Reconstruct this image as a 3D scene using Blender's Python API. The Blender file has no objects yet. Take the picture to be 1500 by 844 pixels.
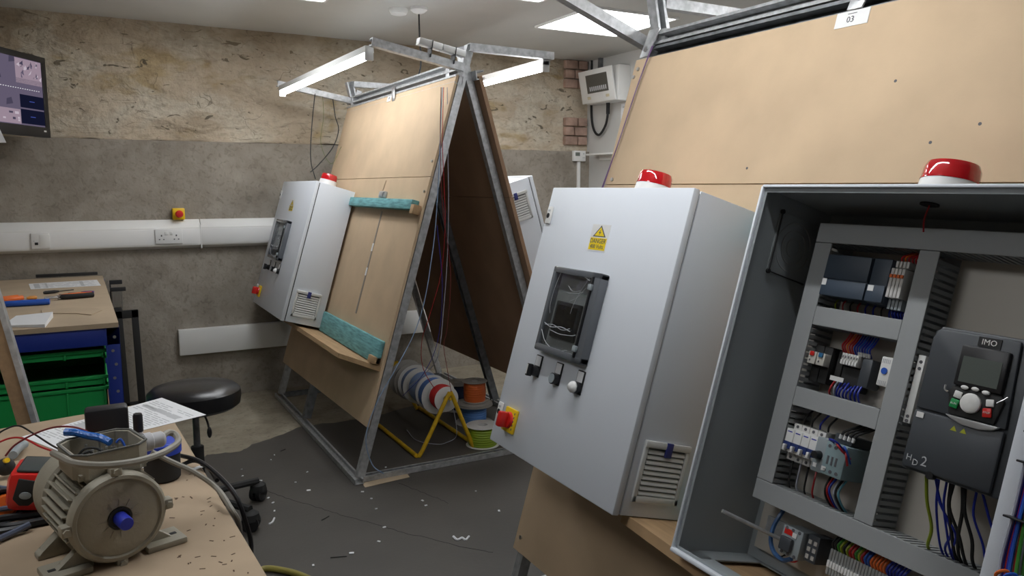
import bpy, bmesh, math, random
from mathutils import Vector, Matrix, noise
random.seed(7)
SC = bpy.context.scene
COL = SC.collection
V = Vector
# ------------------------------------------------------------------ camera, world, exposure
EYE = 1.30
F = 1127.0
PITCH = math.atan(148/1127.0); YAW = math.radians(28.8)
cd = bpy.data.cameras.new('camera'); cam = bpy.data.objects.new('camera', cd); COL.objects.link(cam)
cd.sensor_fit = 'HORIZONTAL'; cd.sensor_width = 36.0; cd.lens = 36.0*F/1500.0; cd.clip_start = 0.02
cam.location = (0, 0, EYE)
cam.rotation_euler = (math.pi/2-PITCH, 0, -YAW)
SC.camera = cam
w = bpy.data.worlds.new('world'); SC.world = w; w.use_nodes = True
w.node_tree.nodes['Background'].inputs[0].default_value = (0.75, 0.78, 0.85, 1)
w.node_tree.nodes['Background'].inputs[1].default_value = 0.07
SC.view_settings.view_transform = 'Standard'; SC.view_settings.look = 'None'
SC.view_settings.exposure = 0.15; SC.view_settings.gamma = 1.0
SC.view_settings.use_curve_mapping = False
TUBE_L = 60.0        # radiance of the LED battens
PANEL_L = 8.5       # radiance of the ceiling panels
# room numbers (metres)
BW = 5.0; RW = 3.43; LW = -2.4; FWY = -1.8; CH = 2.25
LEAN = math.radians(16.3)
# ------------------------------------------------------------------ materials
MATS = {}
def mat(name, col, rough=0.6, metal=0.0, spec=0.5, var=0.0, scale=20.0, bump=0.0, bscale=None, col2=None, emit=None, es=0, alpha=None, coat=0.0, stretch=None, trans=0.0):
    if name in MATS: return MATS[name]
    m = bpy.data.materials.new(name); m.use_nodes = True
    nt = m.node_tree; b = nt.nodes['Principled BSDF']
    c = (*col, 1)
    b.inputs['Base Color'].default_value = c; b.inputs['Roughness'].default_value = rough
    b.inputs['Metallic'].default_value = metal; b.inputs['Specular IOR Level'].default_value = spec
    b.inputs['Coat Weight'].default_value = coat
    if trans: b.inputs['Transmission Weight'].default_value = trans
    if alpha is not None: b.inputs['Alpha'].default_value = alpha
    if emit: b.inputs['Emission Color'].default_value = (*emit, 1); b.inputs['Emission Strength'].default_value = es
    tc = nt.nodes.new('ShaderNodeTexCoord')
    vec = tc.outputs['Object']
    if stretch:
        mp = nt.nodes.new('ShaderNodeMapping'); mp.inputs['Scale'].default_value = stretch
        nt.links.new(vec, mp.inputs['Vector']); vec = mp.outputs['Vector']
    if var > 0:
        n = nt.nodes.new('ShaderNodeTexNoise'); n.inputs['Scale'].default_value = scale; n.inputs['Detail'].default_value = 6
        nt.links.new(vec, n.inputs['Vector'])
        r = nt.nodes.new('ShaderNodeValToRGB')
        c2 = col2 if col2 else tuple(max(0, x*(1-var)) for x in col)
        c3 = tuple(min(1, x*(1+var*0.6)) for x in col)
        r.color_ramp.elements[0].color = (*c2, 1); r.color_ramp.elements[1].color = (*c3, 1)
        r.color_ramp.elements[0].position = 0.33; r.color_ramp.elements[1].position = 0.67
        nt.links.new(n.outputs['Fac'], r.inputs['Fac']); nt.links.new(r.outputs['Color'], b.inputs['Base Color'])
    if bump > 0:
        n2 = nt.nodes.new('ShaderNodeTexNoise'); n2.inputs['Scale'].default_value = bscale or scale*3; n2.inputs['Detail'].default_value = 4
        nt.links.new(vec, n2.inputs['Vector'])
        bp = nt.nodes.new('ShaderNodeBump'); bp.inputs['Strength'].default_value = bump; bp.inputs['Distance'].default_value = 0.01
        nt.links.new(n2.outputs['Fac'], bp.inputs['Height']); nt.links.new(bp.outputs['Normal'], b.inputs['Normal'])
    MATS[name] = m
    return m
def emis(name, col, s):
    if name in MATS: return MATS[name]
    m = bpy.data.materials.new(name); m.use_nodes = True; nt = m.node_tree
    nt.nodes.clear(); e = nt.nodes.new('ShaderNodeEmission'); o = nt.nodes.new('ShaderNodeOutputMaterial')
    e.inputs[0].default_value = (*col, 1); e.inputs[1].default_value = s
    nt.links.new(e.outputs[0], o.inputs[0]); MATS[name] = m
    return m
def mix_film(name, tint, gloss=0.12, rough=0.05):
    """thin clear plastic: mostly see-through, a little glossy"""
    if name in MATS: return MATS[name]
    m = bpy.data.materials.new(name); m.use_nodes = True; nt = m.node_tree; nt.nodes.clear()
    t = nt.nodes.new('ShaderNodeBsdfTransparent'); t.inputs[0].default_value = (*tint, 1)
    g = nt.nodes.new('ShaderNodeBsdfGlossy'); g.inputs['Roughness'].default_value = rough
    fr = nt.nodes.new('ShaderNodeFresnel'); fr.inputs[0].default_value = 1.45
    tc = nt.nodes.new('ShaderNodeTexCoord'); n = nt.nodes.new('ShaderNodeTexNoise'); n.inputs['Scale'].default_value = 25
    bp = nt.nodes.new('ShaderNodeBump'); bp.inputs['Strength'].default_value = 0.25; bp.inputs['Distance'].default_value = 0.01
    nt.links.new(tc.outputs['Object'], n.inputs['Vector']); nt.links.new(n.outputs['Fac'], bp.inputs['Height'])
    nt.links.new(bp.outputs['Normal'], g.inputs['Normal'])
    mx = nt.nodes.new('ShaderNodeMath'); mx.operation = 'ADD'; mx.inputs[1].default_value = gloss
    mx.inputs[0].default_value = .05
    ms = nt.nodes.new('ShaderNodeMixShader'); o = nt.nodes.new('ShaderNodeOutputMaterial')
    nt.links.new(mx.outputs[0], ms.inputs[0]); nt.links.new(t.outputs[0], ms.inputs[1]); nt.links.new(g.outputs[0], ms.inputs[2])
    nt.links.new(ms.outputs[0], o.inputs[0]); MATS[name] = m
    return m
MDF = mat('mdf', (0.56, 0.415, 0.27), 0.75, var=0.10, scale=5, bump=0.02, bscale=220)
MDFD = mat('mdf_shaded', (0.33, 0.205, 0.125), 0.8, var=0.12, scale=5)  # darker mdf copy; shade inside the far stand is put into this colour
MDFE = mat('mdf_edge', (0.30, 0.19, 0.10), 0.8, var=0.15, scale=60)
PLY = mat('ply_shelf', (0.46, 0.30, 0.16), 0.7, var=0.15, scale=8, stretch=(8, 1, 1))
GALV = mat('galvanised', (0.50, 0.51, 0.52), 0.42, 0.55, var=0.25, scale=45)
GALVD = mat('galvanised_dull', (0.22, 0.23, 0.24), 0.5, 0.7, var=0.3, scale=30)
CABG = mat('cabinet_grey', (0.73, 0.77, 0.83), 0.45, var=0.015, scale=3, bump=0.03, bscale=400)
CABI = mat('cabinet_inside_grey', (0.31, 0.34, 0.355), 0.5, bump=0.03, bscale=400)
PLATE = mat('mounting_plate', (0.50, 0.47, 0.42), 0.5, 0.3)
DUCT = mat('duct_grey', (0.33, 0.345, 0.35), 0.6)
GASK = mat('gasket_black', (0.01, 0.01, 0.012), 0.7)
WHITE = mat('white_plastic', (0.78, 0.78, 0.77), 0.4)
WHITEP = mat('white_pvc', (0.80, 0.80, 0.78), 0.38, var=0.03, scale=6)
PAPER = mat('paper', (0.80, 0.81, 0.83), 0.85)
INK = mat('ink', (0.10, 0.10, 0.11), 0.8)
INKG = mat('ink_grey', (0.52, 0.53, 0.55), 0.85)
BLK = mat('black_plastic', (0.012, 0.012, 0.014), 0.4)
BLKM = mat('black_matt', (0.018, 0.018, 0.018), 0.75)
VINYL = mat('black_vinyl', (0.012, 0.012, 0.014), 0.28, bump=0.05, bscale=120)
RED = mat('red_plastic', (0.62, 0.02, 0.015), 0.35)
REDL = mat('red_lens', (0.50, 0.006, 0.012), 0.08, spec=0.8, coat=0.6)
YEL = mat('yellow_plastic', (0.85, 0.55, 0.01), 0.4)
YELP = mat('yellow_paint', (0.62, 0.38, 0.01), 0.45, var=0.2, scale=30)
BLUE = mat('blue_plastic', (0.02, 0.10, 0.50), 0.4)
BLUEL = mat('light_blue_plastic', (0.12, 0.30, 0.62), 0.5)
DBLUE = mat('blue_wire', (0.015, 0.03, 0.35), 0.45)
DESKB = mat('desk_blue', (0.008, 0.028, 0.24), 0.5)
GRN = mat('green_crate', (0.008, 0.32, 0.07), 0.5, var=0.05, scale=4)
GREEN = mat('green_plastic', (0.01, 0.30, 0.08), 0.45)
ORG = mat('orange_plastic', (0.75, 0.15, 0.02), 0.45)
REDW = mat('red_wire', (0.45, 0.015, 0.02), 0.45)
GYW = mat('green_yellow_wire', (0.30, 0.38, 0.02), 0.5)
GREENW = mat('green_wire', (0.05, 0.28, 0.03), 0.5)
GREYW = mat('grey_cable', (0.25, 0.235, 0.20), 0.5)
LGREYW = mat('pale_grey_wire', (0.45, 0.47, 0.55), 0.5)
MOTG = mat('motor_grey', (0.31, 0.285, 0.225), 0.55, var=0.12, scale=14, bump=0.08, bscale=180)
STEEL = mat('steel', (0.55, 0.55, 0.55), 0.3, 0.95)
TEAL = mat('teal_timber', (0.16, 0.40, 0.42), 0.8, var=0.35, scale=14, stretch=(3, 1, 8))
CARD = mat('cardboard', (0.46, 0.36, 0.25), 0.85, var=0.08, scale=6)
BENCH = mat('bench_board', (0.41, 0.31, 0.21), 0.8, var=0.14, scale=5)
SPOOL = mat('spool_white', (0.66, 0.65, 0.63), 0.5, var=0.06, scale=6)
SPOOLG = mat('spool_grey', (0.40, 0.38, 0.35), 0.6, var=0.15, scale=6)
VFDG = mat('drive_grey', (0.055, 0.062, 0.072), 0.45)
PLCG = mat('plc_blue_grey', (0.045, 0.065, 0.095), 0.5)
DEVG = mat('device_grey', (0.30, 0.34, 0.36), 0.5)
FILM = mix_film('clear_film', (0.86, 0.88, 0.89), 0.08, 0.15)
CREASE = mat('film_crease', (0.50, 0.52, 0.55), 0.2)
TUBE = emis('tube_light', (0.96, 0.98, 1.0), TUBE_L)
TUBEF = emis('tube_light_far', (0.96, 0.98, 1.0), TUBE_L*0.45)
PANEL = emis('panel_light', (0.96, 0.98, 1.0), PANEL_L)
# ------------------------------------------------------------------ mesh builder
class MB:
    """collects shapes; M maps local shape coordinates to world"""
    def __init__(s, M=None):
        s.bm = bmesh.new(); s.M = M or Matrix.Identity(4)
    def _add(s, verts, faces, mi=0, M=None):
        M = s.M @ (M or Matrix.Identity(4))
        vs = [s.bm.verts.new(M @ V(v)) for v in verts]
        out = []
        for f in faces:
            try:
                fc = s.bm.faces.new([vs[i] for i in f]); fc.material_index = mi; out.append(fc)
            except ValueError: pass
        return vs, out
    def box(s, x0, x1, y0, y1, z0, z1, bev=0.0, mi=0, M=None, seg=2):
        vs, fs = s._add([(x0,y0,z0),(x1,y0,z0),(x1,y1,z0),(x0,y1,z0),(x0,y0,z1),(x1,y0,z1),(x1,y1,z1),(x0,y1,z1)],
            [(3,2,1,0),(4,5,6,7),(0,1,5,4),(1,2,6,5),(2,3,7,6),(3,0,4,7)], mi, M)
        if bev > 0:
            es = set(e for f in fs for e in f.edges)
            bmesh.ops.bevel(s.bm, geom=list(es), offset=bev, segments=seg, affect='EDGES', profile=0.5)
        return s
    def prism(s, pts, a, b, axis='x', mi=0, M=None, bev=0):
        """polygon pts in the plane normal to axis, from a to b"""
        def P(p, h):
            return {'x': (h, p[0], p[1]), 'y': (p[0], h, p[1]), 'z': (p[0], p[1], h)}[axis]
        n = len(pts)
        v = [P(p, a) for p in pts]+[P(p, b) for p in pts]
        f = [tuple(range(n))[::-1], tuple(range(n, 2*n))]+[(i, (i+1) % n, n+(i+1) % n, n+i) for i in range(n)]
        vs, fs = s._add(v, f, mi, M)
        if bev > 0:
            es = set(e for f in fs for e in f.edges)
            bmesh.ops.bevel(s.bm, geom=list(es), offset=bev, segments=2, affect='EDGES', profile=0.5)
        return s
    def lathe(s, prof, p0=(0,0,0), p1=(0,0,1), seg=24, mi=0, M=None, caps=True):
        """prof = [(radius, t)], t in metres along p0->p1"""
        p0 = V(p0); d = (V(p1)-p0).normalized()
        u = d.orthogonal().normalized(); v = d.cross(u)
        vs = []
        for r, t in prof:
            for k in range(seg):
                a = 2*math.pi*k/seg
                vs.append(p0+d*t+(u*math.cos(a)+v*math.sin(a))*max(r, 1e-5))
        fs = []
        for i in range(len(prof)-1):
            for k in range(seg):
                k2 = (k+1) % seg
                fs.append((i*seg+k, i*seg+k2, (i+1)*seg+k2, (i+1)*seg+k))
        if caps:
            fs.append(tuple(range(seg))[::-1]); fs.append(tuple((len(prof)-1)*seg+k for k in range(seg)))
        s._add(vs, fs, mi, M); return s
    def cyl(s, p0, p1, r, r2=None, seg=16, mi=0, M=None):
        L = (V(p1)-V(p0)).length
        return s.lathe([(r, 0), (r if r2 is None else r2, L)], p0, p1, seg, mi, M)
    def sphere(s, c, r, seg=16, mi=0, M=None, sc=(1,1,1)):
        MM = (M or Matrix.Identity(4)) @ Matrix.Translation(V(c)) @ Matrix.Diagonal((*sc, 1))
        n = seg//2
        return s.lathe([(r*math.sin(math.pi*i/n), -r*math.cos(math.pi*i/n)) for i in range(n+1)], (0,0,0), (0,0,1), seg, mi, MM, caps=False)
    def tube(s, pts, r, seg=7, mi=0, smooth=True, M=None, sub=6):
        P = [V(p) for p in pts]
        if smooth and len(P) > 2:
            Q = []
            for i in range(len(P)-1):
                a = P[i-1] if i > 0 else P[i]*2-P[i+1]
                b, c = P[i], P[i+1]
                d = P[i+2] if i+2 < len(P) else P[i+1]*2-P[i]
                for k in range(sub):
                    t = k/sub
                    Q.append(0.5*((2*b)+(c-a)*t+(2*a-5*b+4*c-d)*t*t+(3*b-a-3*c+d)*t**3))
            Q.append(P[-1]); P = Q
        n = len(P); vs = []; u = None
        for i, p in enumerate(P):
            d = (P[min(i+1, n-1)]-P[max(i-1, 0)])
            if d.length < 1e-9: d = V((0,0,1))
            d.normalize()
            if u is None: u = d.orthogonal().normalized()
            else:
                u = u-d*u.dot(d)
                u = u.normalized() if u.length > 1e-6 else d.orthogonal().normalized()
            v = d.cross(u)
            for k in range(seg):
                a = 2*math.pi*k/seg
                vs.append(p+(u*math.cos(a)+v*math.sin(a))*r)
        fs = [(i*seg+k, i*seg+(k+1) % seg, (i+1)*seg+(k+1) % seg, (i+1)*seg+k) for i in range(n-1) for k in range(seg)]
        fs += [tuple(range(seg))[::-1], tuple((n-1)*seg+k for k in range(seg))]
        s._add(vs, fs, mi, M); return s
    def channel(s, p0, p1, up, w=0.041, t=0.004, lip=0.009, mi=0, M=None, hh=None):
        """steel strut channel from p0 to p1; its open side faces 'up'"""
        p0, p1, up = V(p0), V(p1), V(up)
        d = (p1-p0).normalized(); up = (up-d*up.dot(d)).normalized(); sd = d.cross(up)
        h = w/2
        prof = [(-h,-h),(h,-h),(h,h),(h-lip,h),(h-lip,h-t),(h-t,h-t),(h-t,-h+t),(-h+t,-h+t),(-h+t,h-t),(-h+lip,h-t),(-h+lip,h),(-h,h)]
        if hh: prof = [(a, -h+(b+h)*hh/w) for a, b in prof]
        n = len(prof)
        vs = [p0+sd*a+up*b for a, b in prof]+[p1+sd*a+up*b for a, b in prof]
        fs = [(i, (i+1) % n, n+(i+1) % n, n+i) for i in range(n)]
        ends = [(0,1,6,7),(1,2,5,6),(2,3,4,5),(7,8,11,0),(8,9,10,11)]
        fs += [tuple(e[::-1]) for e in ends]+[tuple(i+n for i in e) for e in ends]
        s._add(vs, fs, mi, M); return s
    def obj(s, name, mats, parent=None, smooth=True, origin=None, label=None):
        bmesh.ops.recalc_face_normals(s.bm, faces=s.bm.faces)
        me = bpy.data.meshes.new(name)
        if parent is not None:
            root = parent
            off = V((0,0,0))
            while root is not None:
                off += root.location; root = root.parent
            s.bm.transform(Matrix.Translation(-off))
            s.bm.to_mesh(me)
        else:
            if origin is None:
                xs = [v.co for v in s.bm.verts]
                lo = [min(c[i] for c in xs) for i in range(3)]; hi = [max(c[i] for c in xs) for i in range(3)]
                origin = V(((lo[0]+hi[0])/2, (lo[1]+hi[1])/2, lo[2]))
            origin = V(origin)
            s.bm.transform(Matrix.Translation(-origin)); s.bm.to_mesh(me)
        s.bm.free()
        if not isinstance(mats, (list, tuple)): mats = [mats]
        for m in mats: me.materials.append(m)
        if smooth:
            for p in me.polygons: p.use_smooth = True
            me.set_sharp_from_angle(angle=math.radians(38))
        o = bpy.data.objects.new(name, me); COL.objects.link(o)
        if parent is not None: o.parent = parent
        else: o.location = origin
        if label: o['label'] = label
        return o
def tag(o, label, cat, group=None):
    o['label'] = label; o['category'] = cat
    if group: o['group'] = group
    return o
def thing(name, loc, label, cat, group=None):
    o = bpy.data.objects.new(name, None); COL.objects.link(o); o.location = loc; o.empty_display_size = 0.05
    return tag(o, label, cat, group)
def struct(o):
    o['kind'] = 'structure'; return o
def dup(root, loc, label, group=None, rot=None):
    r = root.copy(); COL.objects.link(r); r.location = loc
    if rot is not None: r.rotation_euler = rot
    r['label'] = label
    if group: r['group'] = group
    for ch in list(root.children):
        c = ch.copy(); COL.objects.link(c); c.parent = r
        for g in list(ch.children):
            d = g.copy(); COL.objects.link(d); d.parent = c
    return r
def text_mb(mb, body, size, M, mi=0, depth=0.0006):
    """adds lettering (in local XY of M, centred) to the builder mb"""
    cu = bpy.data.curves.new('t', 'FONT'); cu.body = body; cu.size = size; cu.align_x = 'CENTER'; cu.align_y = 'CENTER'
    cu.extrude = depth; cu.resolution_u = 2
    o = bpy.data.objects.new('t', cu); COL.objects.link(o)
    dg = bpy.context.evaluated_depsgraph_get(); dg.update()
    me = bpy.data.meshes.new_from_object(o.evaluated_get(dg))
    MM = mb.M @ M
    vs = [mb.bm.verts.new(MM @ v.co) for v in me.vertices]
    for p in me.polygons:
        try:
            f = mb.bm.faces.new([vs[i] for i in p.vertices]); f.material_index = mi
        except ValueError: pass
    bpy.data.objects.remove(o); bpy.data.meshes.remove(me); bpy.data.curves.remove(cu)
def facing_x(x, y, z):
    """text matrix on a cabinet face: reads left-to-right along +y, up +z, normal +x"""
    return Matrix(((0,0,1,x),(1,0,0,y),(0,1,0,z),(0,0,0,1)))
def facing_y(x, y, z):
    """text on a face looking towards -y: reads along +x"""
    return Matrix(((1,0,0,x),(0,0,-1,y),(0,1,0,z),(0,0,0,1)))
def facing_z(x, y, z, ang=0):
    return Matrix.Translation((x, y, z)) @ Matrix.Rotation(ang, 4, 'Z')
def lean_frame(x0, y0, s0=0.0, q0=0.0, side=-1):
    """frame on a leaning board: local x outwards, y to the right seen from outside, z up along the board"""
    c, sn = math.cos(LEAN), math.sin(LEAN)
    if side < 0: n = V((-c, 0, sn)); r = V((0,-1,0)); s = V((sn, 0, c))
    else: n = V((c, 0, sn)); r = V((0,1,0)); s = V((-sn, 0, c))
    o = V((x0, y0, 0))+s*s0+n*q0
    return Matrix(((n.x, r.x, s.x, o.x),(n.y, r.y, s.y, o.y),(n.z, r.z, s.z, o.z),(0,0,0,1)))
# ================================================================== ROOM SHELL
def wall_material_rough():
    m = bpy.data.materials.new('limewashed_rubble_wall'); m.use_nodes = True; nt = m.node_tree; L = nt.links
    b = nt.nodes['Principled BSDF']; b.inputs['Roughness'].default_value = 0.9
    g = nt.nodes.new('ShaderNodeNewGeometry'); sx = nt.nodes.new('ShaderNodeSeparateXYZ'); L.new(g.outputs['Position'], sx.inputs[0])
    def nz(scale, det=6, dist=0.0, st=None):
        n = nt.nodes.new('ShaderNodeTexNoise'); n.inputs['Scale'].default_value = scale; n.inputs['Detail'].default_value = det; n.inputs['Distortion'].default_value = dist
        if st:
            mp = nt.nodes.new('ShaderNodeMapping'); mp.inputs['Scale'].default_value = st
            L.new(g.outputs['Position'], mp.inputs['Vector']); L.new(mp.outputs[0], n.inputs['Vector'])
        else: L.new(g.outputs['Position'], n.inputs['Vector'])
        return n.outputs['Fac']
    def ramp(f, a, b_, c0, c1):
        r = nt.nodes.new('ShaderNodeValToRGB'); r.color_ramp.elements[0].position = a; r.color_ramp.elements[1].position = b_
        r.color_ramp.elements[0].color = (*c0, 1); r.color_ramp.elements[1].color = (*c1, 1); L.new(f, r.inputs[0]); return r.outputs[0]
    def mixc(f, a, b_):
        x = nt.nodes.new('ShaderNodeMix'); x.data_type = 'RGBA'; L.new(f, x.inputs['Factor']); L.new(a, x.inputs['A']); L.new(b_, x.inputs['B']); return x.outputs['Result']
    base = ramp(nz(2.2), 0.3, 0.7, (0.42, 0.34, 0.245), (0.68, 0.59, 0.46))
    tan = ramp(nz(9), 0.3, 0.7, (0.33, 0.23, 0.10), (0.46, 0.35, 0.19))
    mk = ramp(nz(1.9, 4, 0.3, (1.0, 1, 2.2)), 0.60, 0.66, (0,0,0), (0.8,0.8,0.8))
    c = mixc(mk, base, tan)
    pale = ramp(nz(30), 0.3, 0.7, (0.50, 0.45, 0.36), (0.68, 0.63, 0.52))
    mk2 = ramp(nz(3.3, 8, 0.6, (1, 1, 1.8)), 0.48, 0.60, (0,0,0), (0.75,0.75,0.75))
    c = mixc(mk2, c, pale)
    dark = ramp(nz(40), 0.2, 0.8, (0.06, 0.05, 0.035), (0.16, 0.13, 0.09))
    mk3 = ramp(nz(12.5, 9, 1.4, (0.7, 1, 1.5)), 0.64, 0.675, (0,0,0), (0.85,0.85,0.85))
    c = mixc(mk3, c, dark)
    mot = ramp(nz(22, 9, 1.2, (0.7, 1, 1.5)), 0.52, 0.68, (0,0,0), (0.36,0.36,0.36))
    grime = ramp(nz(12), 0.3, 0.7, (0.20, 0.155, 0.10), (0.28, 0.23, 0.16))
    c = mixc(mot, c, grime)
    # hairline cracks
    vo = nt.nodes.new('ShaderNodeTexVoronoi'); vo.feature = 'DISTANCE_TO_EDGE'; vo.inputs['Scale'].default_value = 5.5
    mp = nt.nodes.new('ShaderNodeMapping'); mp.inputs['Scale'].default_value = (0.8, 1, 1.6)
    nn = nt.nodes.new('ShaderNodeTexNoise'); nn.inputs['Scale'].default_value = 6; L.new(g.outputs['Position'], nn.inputs['Vector'])
    ad = nt.nodes.new('ShaderNodeVectorMath'); ad.operation = 'ADD'
    sc = nt.nodes.new('ShaderNodeVectorMath'); sc.operation = 'SCALE'; sc.inputs['Scale'].default_value = 0.25
    L.new(nn.outputs['Color'], sc.inputs[0]); L.new(g.outputs['Position'], ad.inputs[0]); L.new(sc.outputs[0], ad.inputs[1])
    L.new(ad.outputs[0], mp.inputs['Vector']); L.new(mp.outputs[0], vo.inputs['Vector'])
    cr = ramp(vo.outputs['Distance'], 0.0, 0.018, (1,1,1), (0,0,0))
    gate = ramp(nz(5.5, 5), 0.53, 0.60, (0,0,0), (0.7,0.7,0.7))
    mm = nt.nodes.new('ShaderNodeMath'); mm.operation = 'MULTIPLY'; L.new(cr, mm.inputs[0]); L.new(gate, mm.inputs[1])
    c = mixc(mm.outputs[0], c, dark)
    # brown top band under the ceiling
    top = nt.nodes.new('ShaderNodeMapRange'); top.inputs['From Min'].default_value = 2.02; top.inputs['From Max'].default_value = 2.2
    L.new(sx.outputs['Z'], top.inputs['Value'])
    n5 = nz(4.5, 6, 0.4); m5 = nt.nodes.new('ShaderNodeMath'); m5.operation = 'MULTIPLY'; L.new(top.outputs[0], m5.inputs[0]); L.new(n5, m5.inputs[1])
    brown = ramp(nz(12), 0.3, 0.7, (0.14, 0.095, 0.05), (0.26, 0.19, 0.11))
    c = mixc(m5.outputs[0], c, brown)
    L.new(c, b.inputs['Base Color'])
    bp0 = nt.nodes.new('ShaderNodeBump'); bp0.inputs['Strength'].default_value = 0.9; bp0.inputs['Distance'].default_value = 0.06
    L.new(nz(5.0, 10, 0.7, (0.6, 1, 1.7)), bp0.inputs['Height'])
    bp = nt.nodes.new('ShaderNodeBump'); bp.inputs['Strength'].default_value = 0.7; bp.inputs['Distance'].default_value = 0.015; L.new(bp0.outputs[0], bp.inputs['Normal'])
    L.new(nz(38, 9), bp.inputs['Height']); L.new(bp.outputs[0], b.inputs['Normal'])
    return m
def render_material(name, ca, cb, cc):
    m = bpy.data.materials.new(name); m.use_nodes = True; nt = m.node_tree; L = nt.links
    b = nt.nodes['Principled BSDF']; b.inputs['Roughness'].default_value = 0.92
    g = nt.nodes.new('ShaderNodeNewGeometry')
    def nz(s, d=8, di=0):
        n = nt.nodes.new('ShaderNodeTexNoise'); n.inputs['Scale'].default_value = s; n.inputs['Detail'].default_value = d; n.inputs['Distortion'].default_value = di
        L.new(g.outputs['Position'], n.inputs['Vector']); return n.outputs['Fac']
    def ramp(f, a, b_, c0, c1):
        r = nt.nodes.new('ShaderNodeValToRGB'); r.color_ramp.elements[0].position = a; r.color_ramp.elements[1].position = b_
        r.color_ramp.elements[0].color = (*c0, 1); r.color_ramp.elements[1].color = (*c1, 1); L.new(f, r.inputs[0]); return r.outputs[0]
    x = nt.nodes.new('ShaderNodeMix'); x.data_type = 'RGBA'
    L.new(ramp(nz(3.2, 9, 0.8), 0.36, 0.66, (0,0,0), (1,1,1)), x.inputs['Factor'])
    L.new(ramp(nz(11), 0.3, 0.7, ca, cb), x.inputs['A']); L.new(ramp(nz(9), 0.3, 0.7, cb, cc), x.inputs['B'])
    y = nt.nodes.new('ShaderNodeMix'); y.data_type = 'RGBA'
    L.new(ramp(nz(30, 10, 1.2), 0.52, 0.72, (0,0,0), (0.45,0.45,0.45)), y.inputs['Factor'])
    L.new(x.outputs['Result'], y.inputs['A']); y.inputs['B'].default_value = (ca[0]*0.55, ca[1]*0.55, ca[2]*0.52, 1)
    L.new(y.outputs['Result'], b.inputs['Base Color'])
    bp = nt.nodes.new('ShaderNodeBump'); bp.inputs['Strength'].default_value = 0.3; bp.inputs['Distance'].default_value = 0.01
    L.new(nz(60, 6), bp.inputs['Height']); L.new(bp.outputs[0], b.inputs['Normal'])
    return m
ROUGHW = wall_material_rough()
RENDW = render_material('cement_render', (0.22, 0.19, 0.155), (0.31, 0.275, 0.23), (0.42, 0.38, 0.325))
PAINTW = mat('white_painted_wall', (0.56, 0.56, 0.54), 0.8, var=0.05, scale=3, bump=0.05, bscale=30)
CEILM = mat('ceiling_paint', (0.58, 0.575, 0.545), 0.85, var=0.04, scale=2.5, bump=0.04, bscale=14)
CONC = render_material('concrete_floor', (0.20, 0.17, 0.125), (0.30, 0.26, 0.195), (0.38, 0.34, 0.26))
MATM = mat('dark_floor_paint', (0.072, 0.065, 0.057), 0.55, var=0.14, scale=3, bump=0.06, bscale=60)
BRICK = mat('old_brick', (0.42, 0.285, 0.225), 0.9, var=0.35, scale=11, bump=0.4, bscale=50)

# floor, ceiling, plain walls
struct(MB().box(LW-.2, RW+.2, FWY-.2, BW+.25, -0.12, 0).obj('floor', CONC, smooth=False))
struct(MB().box(LW-.2, RW+.2, FWY-.2, BW+.25, CH, CH+.12).obj('ceiling', CEILM, smooth=False))
struct(MB().box(RW, RW+.2, FWY-.2, BW+.25, 0, CH).obj('wall_right', PAINTW, smooth=False))
struct(MB().box(LW-.2, LW, FWY-.2, BW+.25, 0, CH).obj('wall_left', RENDW, smooth=False))
struct(MB().box(LW, RW, FWY-.2, FWY, 0, CH).obj('wall_front', RENDW, smooth=False))
# back wall: smooth render below 1.575 m, knobbly limewashed rubble above it
bwm = MB()
bwm.box(LW, RW, BW, BW+.2, 0, 1.57, mi=1)
bwm.box(LW, RW, BW+.052, BW+.2, 1.57, CH, mi=0)
nx, nz_ = 360, 62
vs = []
for j in range(nz_+1):
    for i in range(nx+1):
        x = LW+(RW-LW)*i/nx; t = j/nz_
        zl = 1.572+0.010*noise.noise(V((x*9, 0, 3)))+0.016*noise.noise(V((x*2.3, 4, 3)))
        z = zl+(CH-zl)*t
        d = 0.010*noise.fractal(V((x*2.2, 0, z*3.2)), 1.0, 2.0, 5)+0.006*noise.noise(V((x*9, 1, z*14)))+0.004*noise.noise(V((x*25, 2, z*30)))
        if t == 0: d = 0.020
        if i in (0, nx): d = 0.004
        vs.append((x, BW+0.036-max(-0.012, d), z))
fs = [(j*(nx+1)+i, j*(nx+1)+i+1, (j+1)*(nx+1)+i+1, (j+1)*(nx+1)+i) for j in range(nz_) for i in range(nx)]
bwm._add(vs, fs, 0)
struct(bwm.obj('wall_back', [ROUGHW, RENDW], origin=(0, BW, 0)))
# exposed brick quoins beside the right corner
t = MB()
zz = 1.62
for r_ in range(9):
    n_ = 2 if r_ in (0, 1, 2, 6, 7, 8) else 0
    xx = RW-.015
    for k in range(n_ if r_ % 2 else n_):
        wd = 0.115 if (r_+k) % 2 else 0.085
        t.box(xx-wd, xx-.008, BW-.004, BW+.04, zz, zz+.062, bev=.006)
        xx -= wd+.004
    zz += .0705
struct(t.obj('trim_1', BRICK))
# dark painted area of the floor with a ragged edge
edge = [(-2.4,3.70),(-.5,3.76),(.2,3.84),(.394,3.862),(.46,3.90),(.585,3.86),(.66,3.95),(.78,4.0),(.95,4.12),(1.3,4.1),(1.7,4.22),(2.2,4.1),(2.7,4.16),(RW,4.12)]
pts = []
for a, b in zip(edge, edge[1:]):
    for k in range(6):
        q = k/6; pts.append((a[0]+(b[0]-a[0])*q, a[1]+(b[1]-a[1])*q+random.uniform(-.012, .012)))
pts.append(edge[-1])
dk = MB(); dk.prism(pts+[(RW, FWY), (LW, FWY)], 0.0, 0.0015, 'z')
struct(dk.obj('trim_2', MATM, smooth=False))

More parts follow.
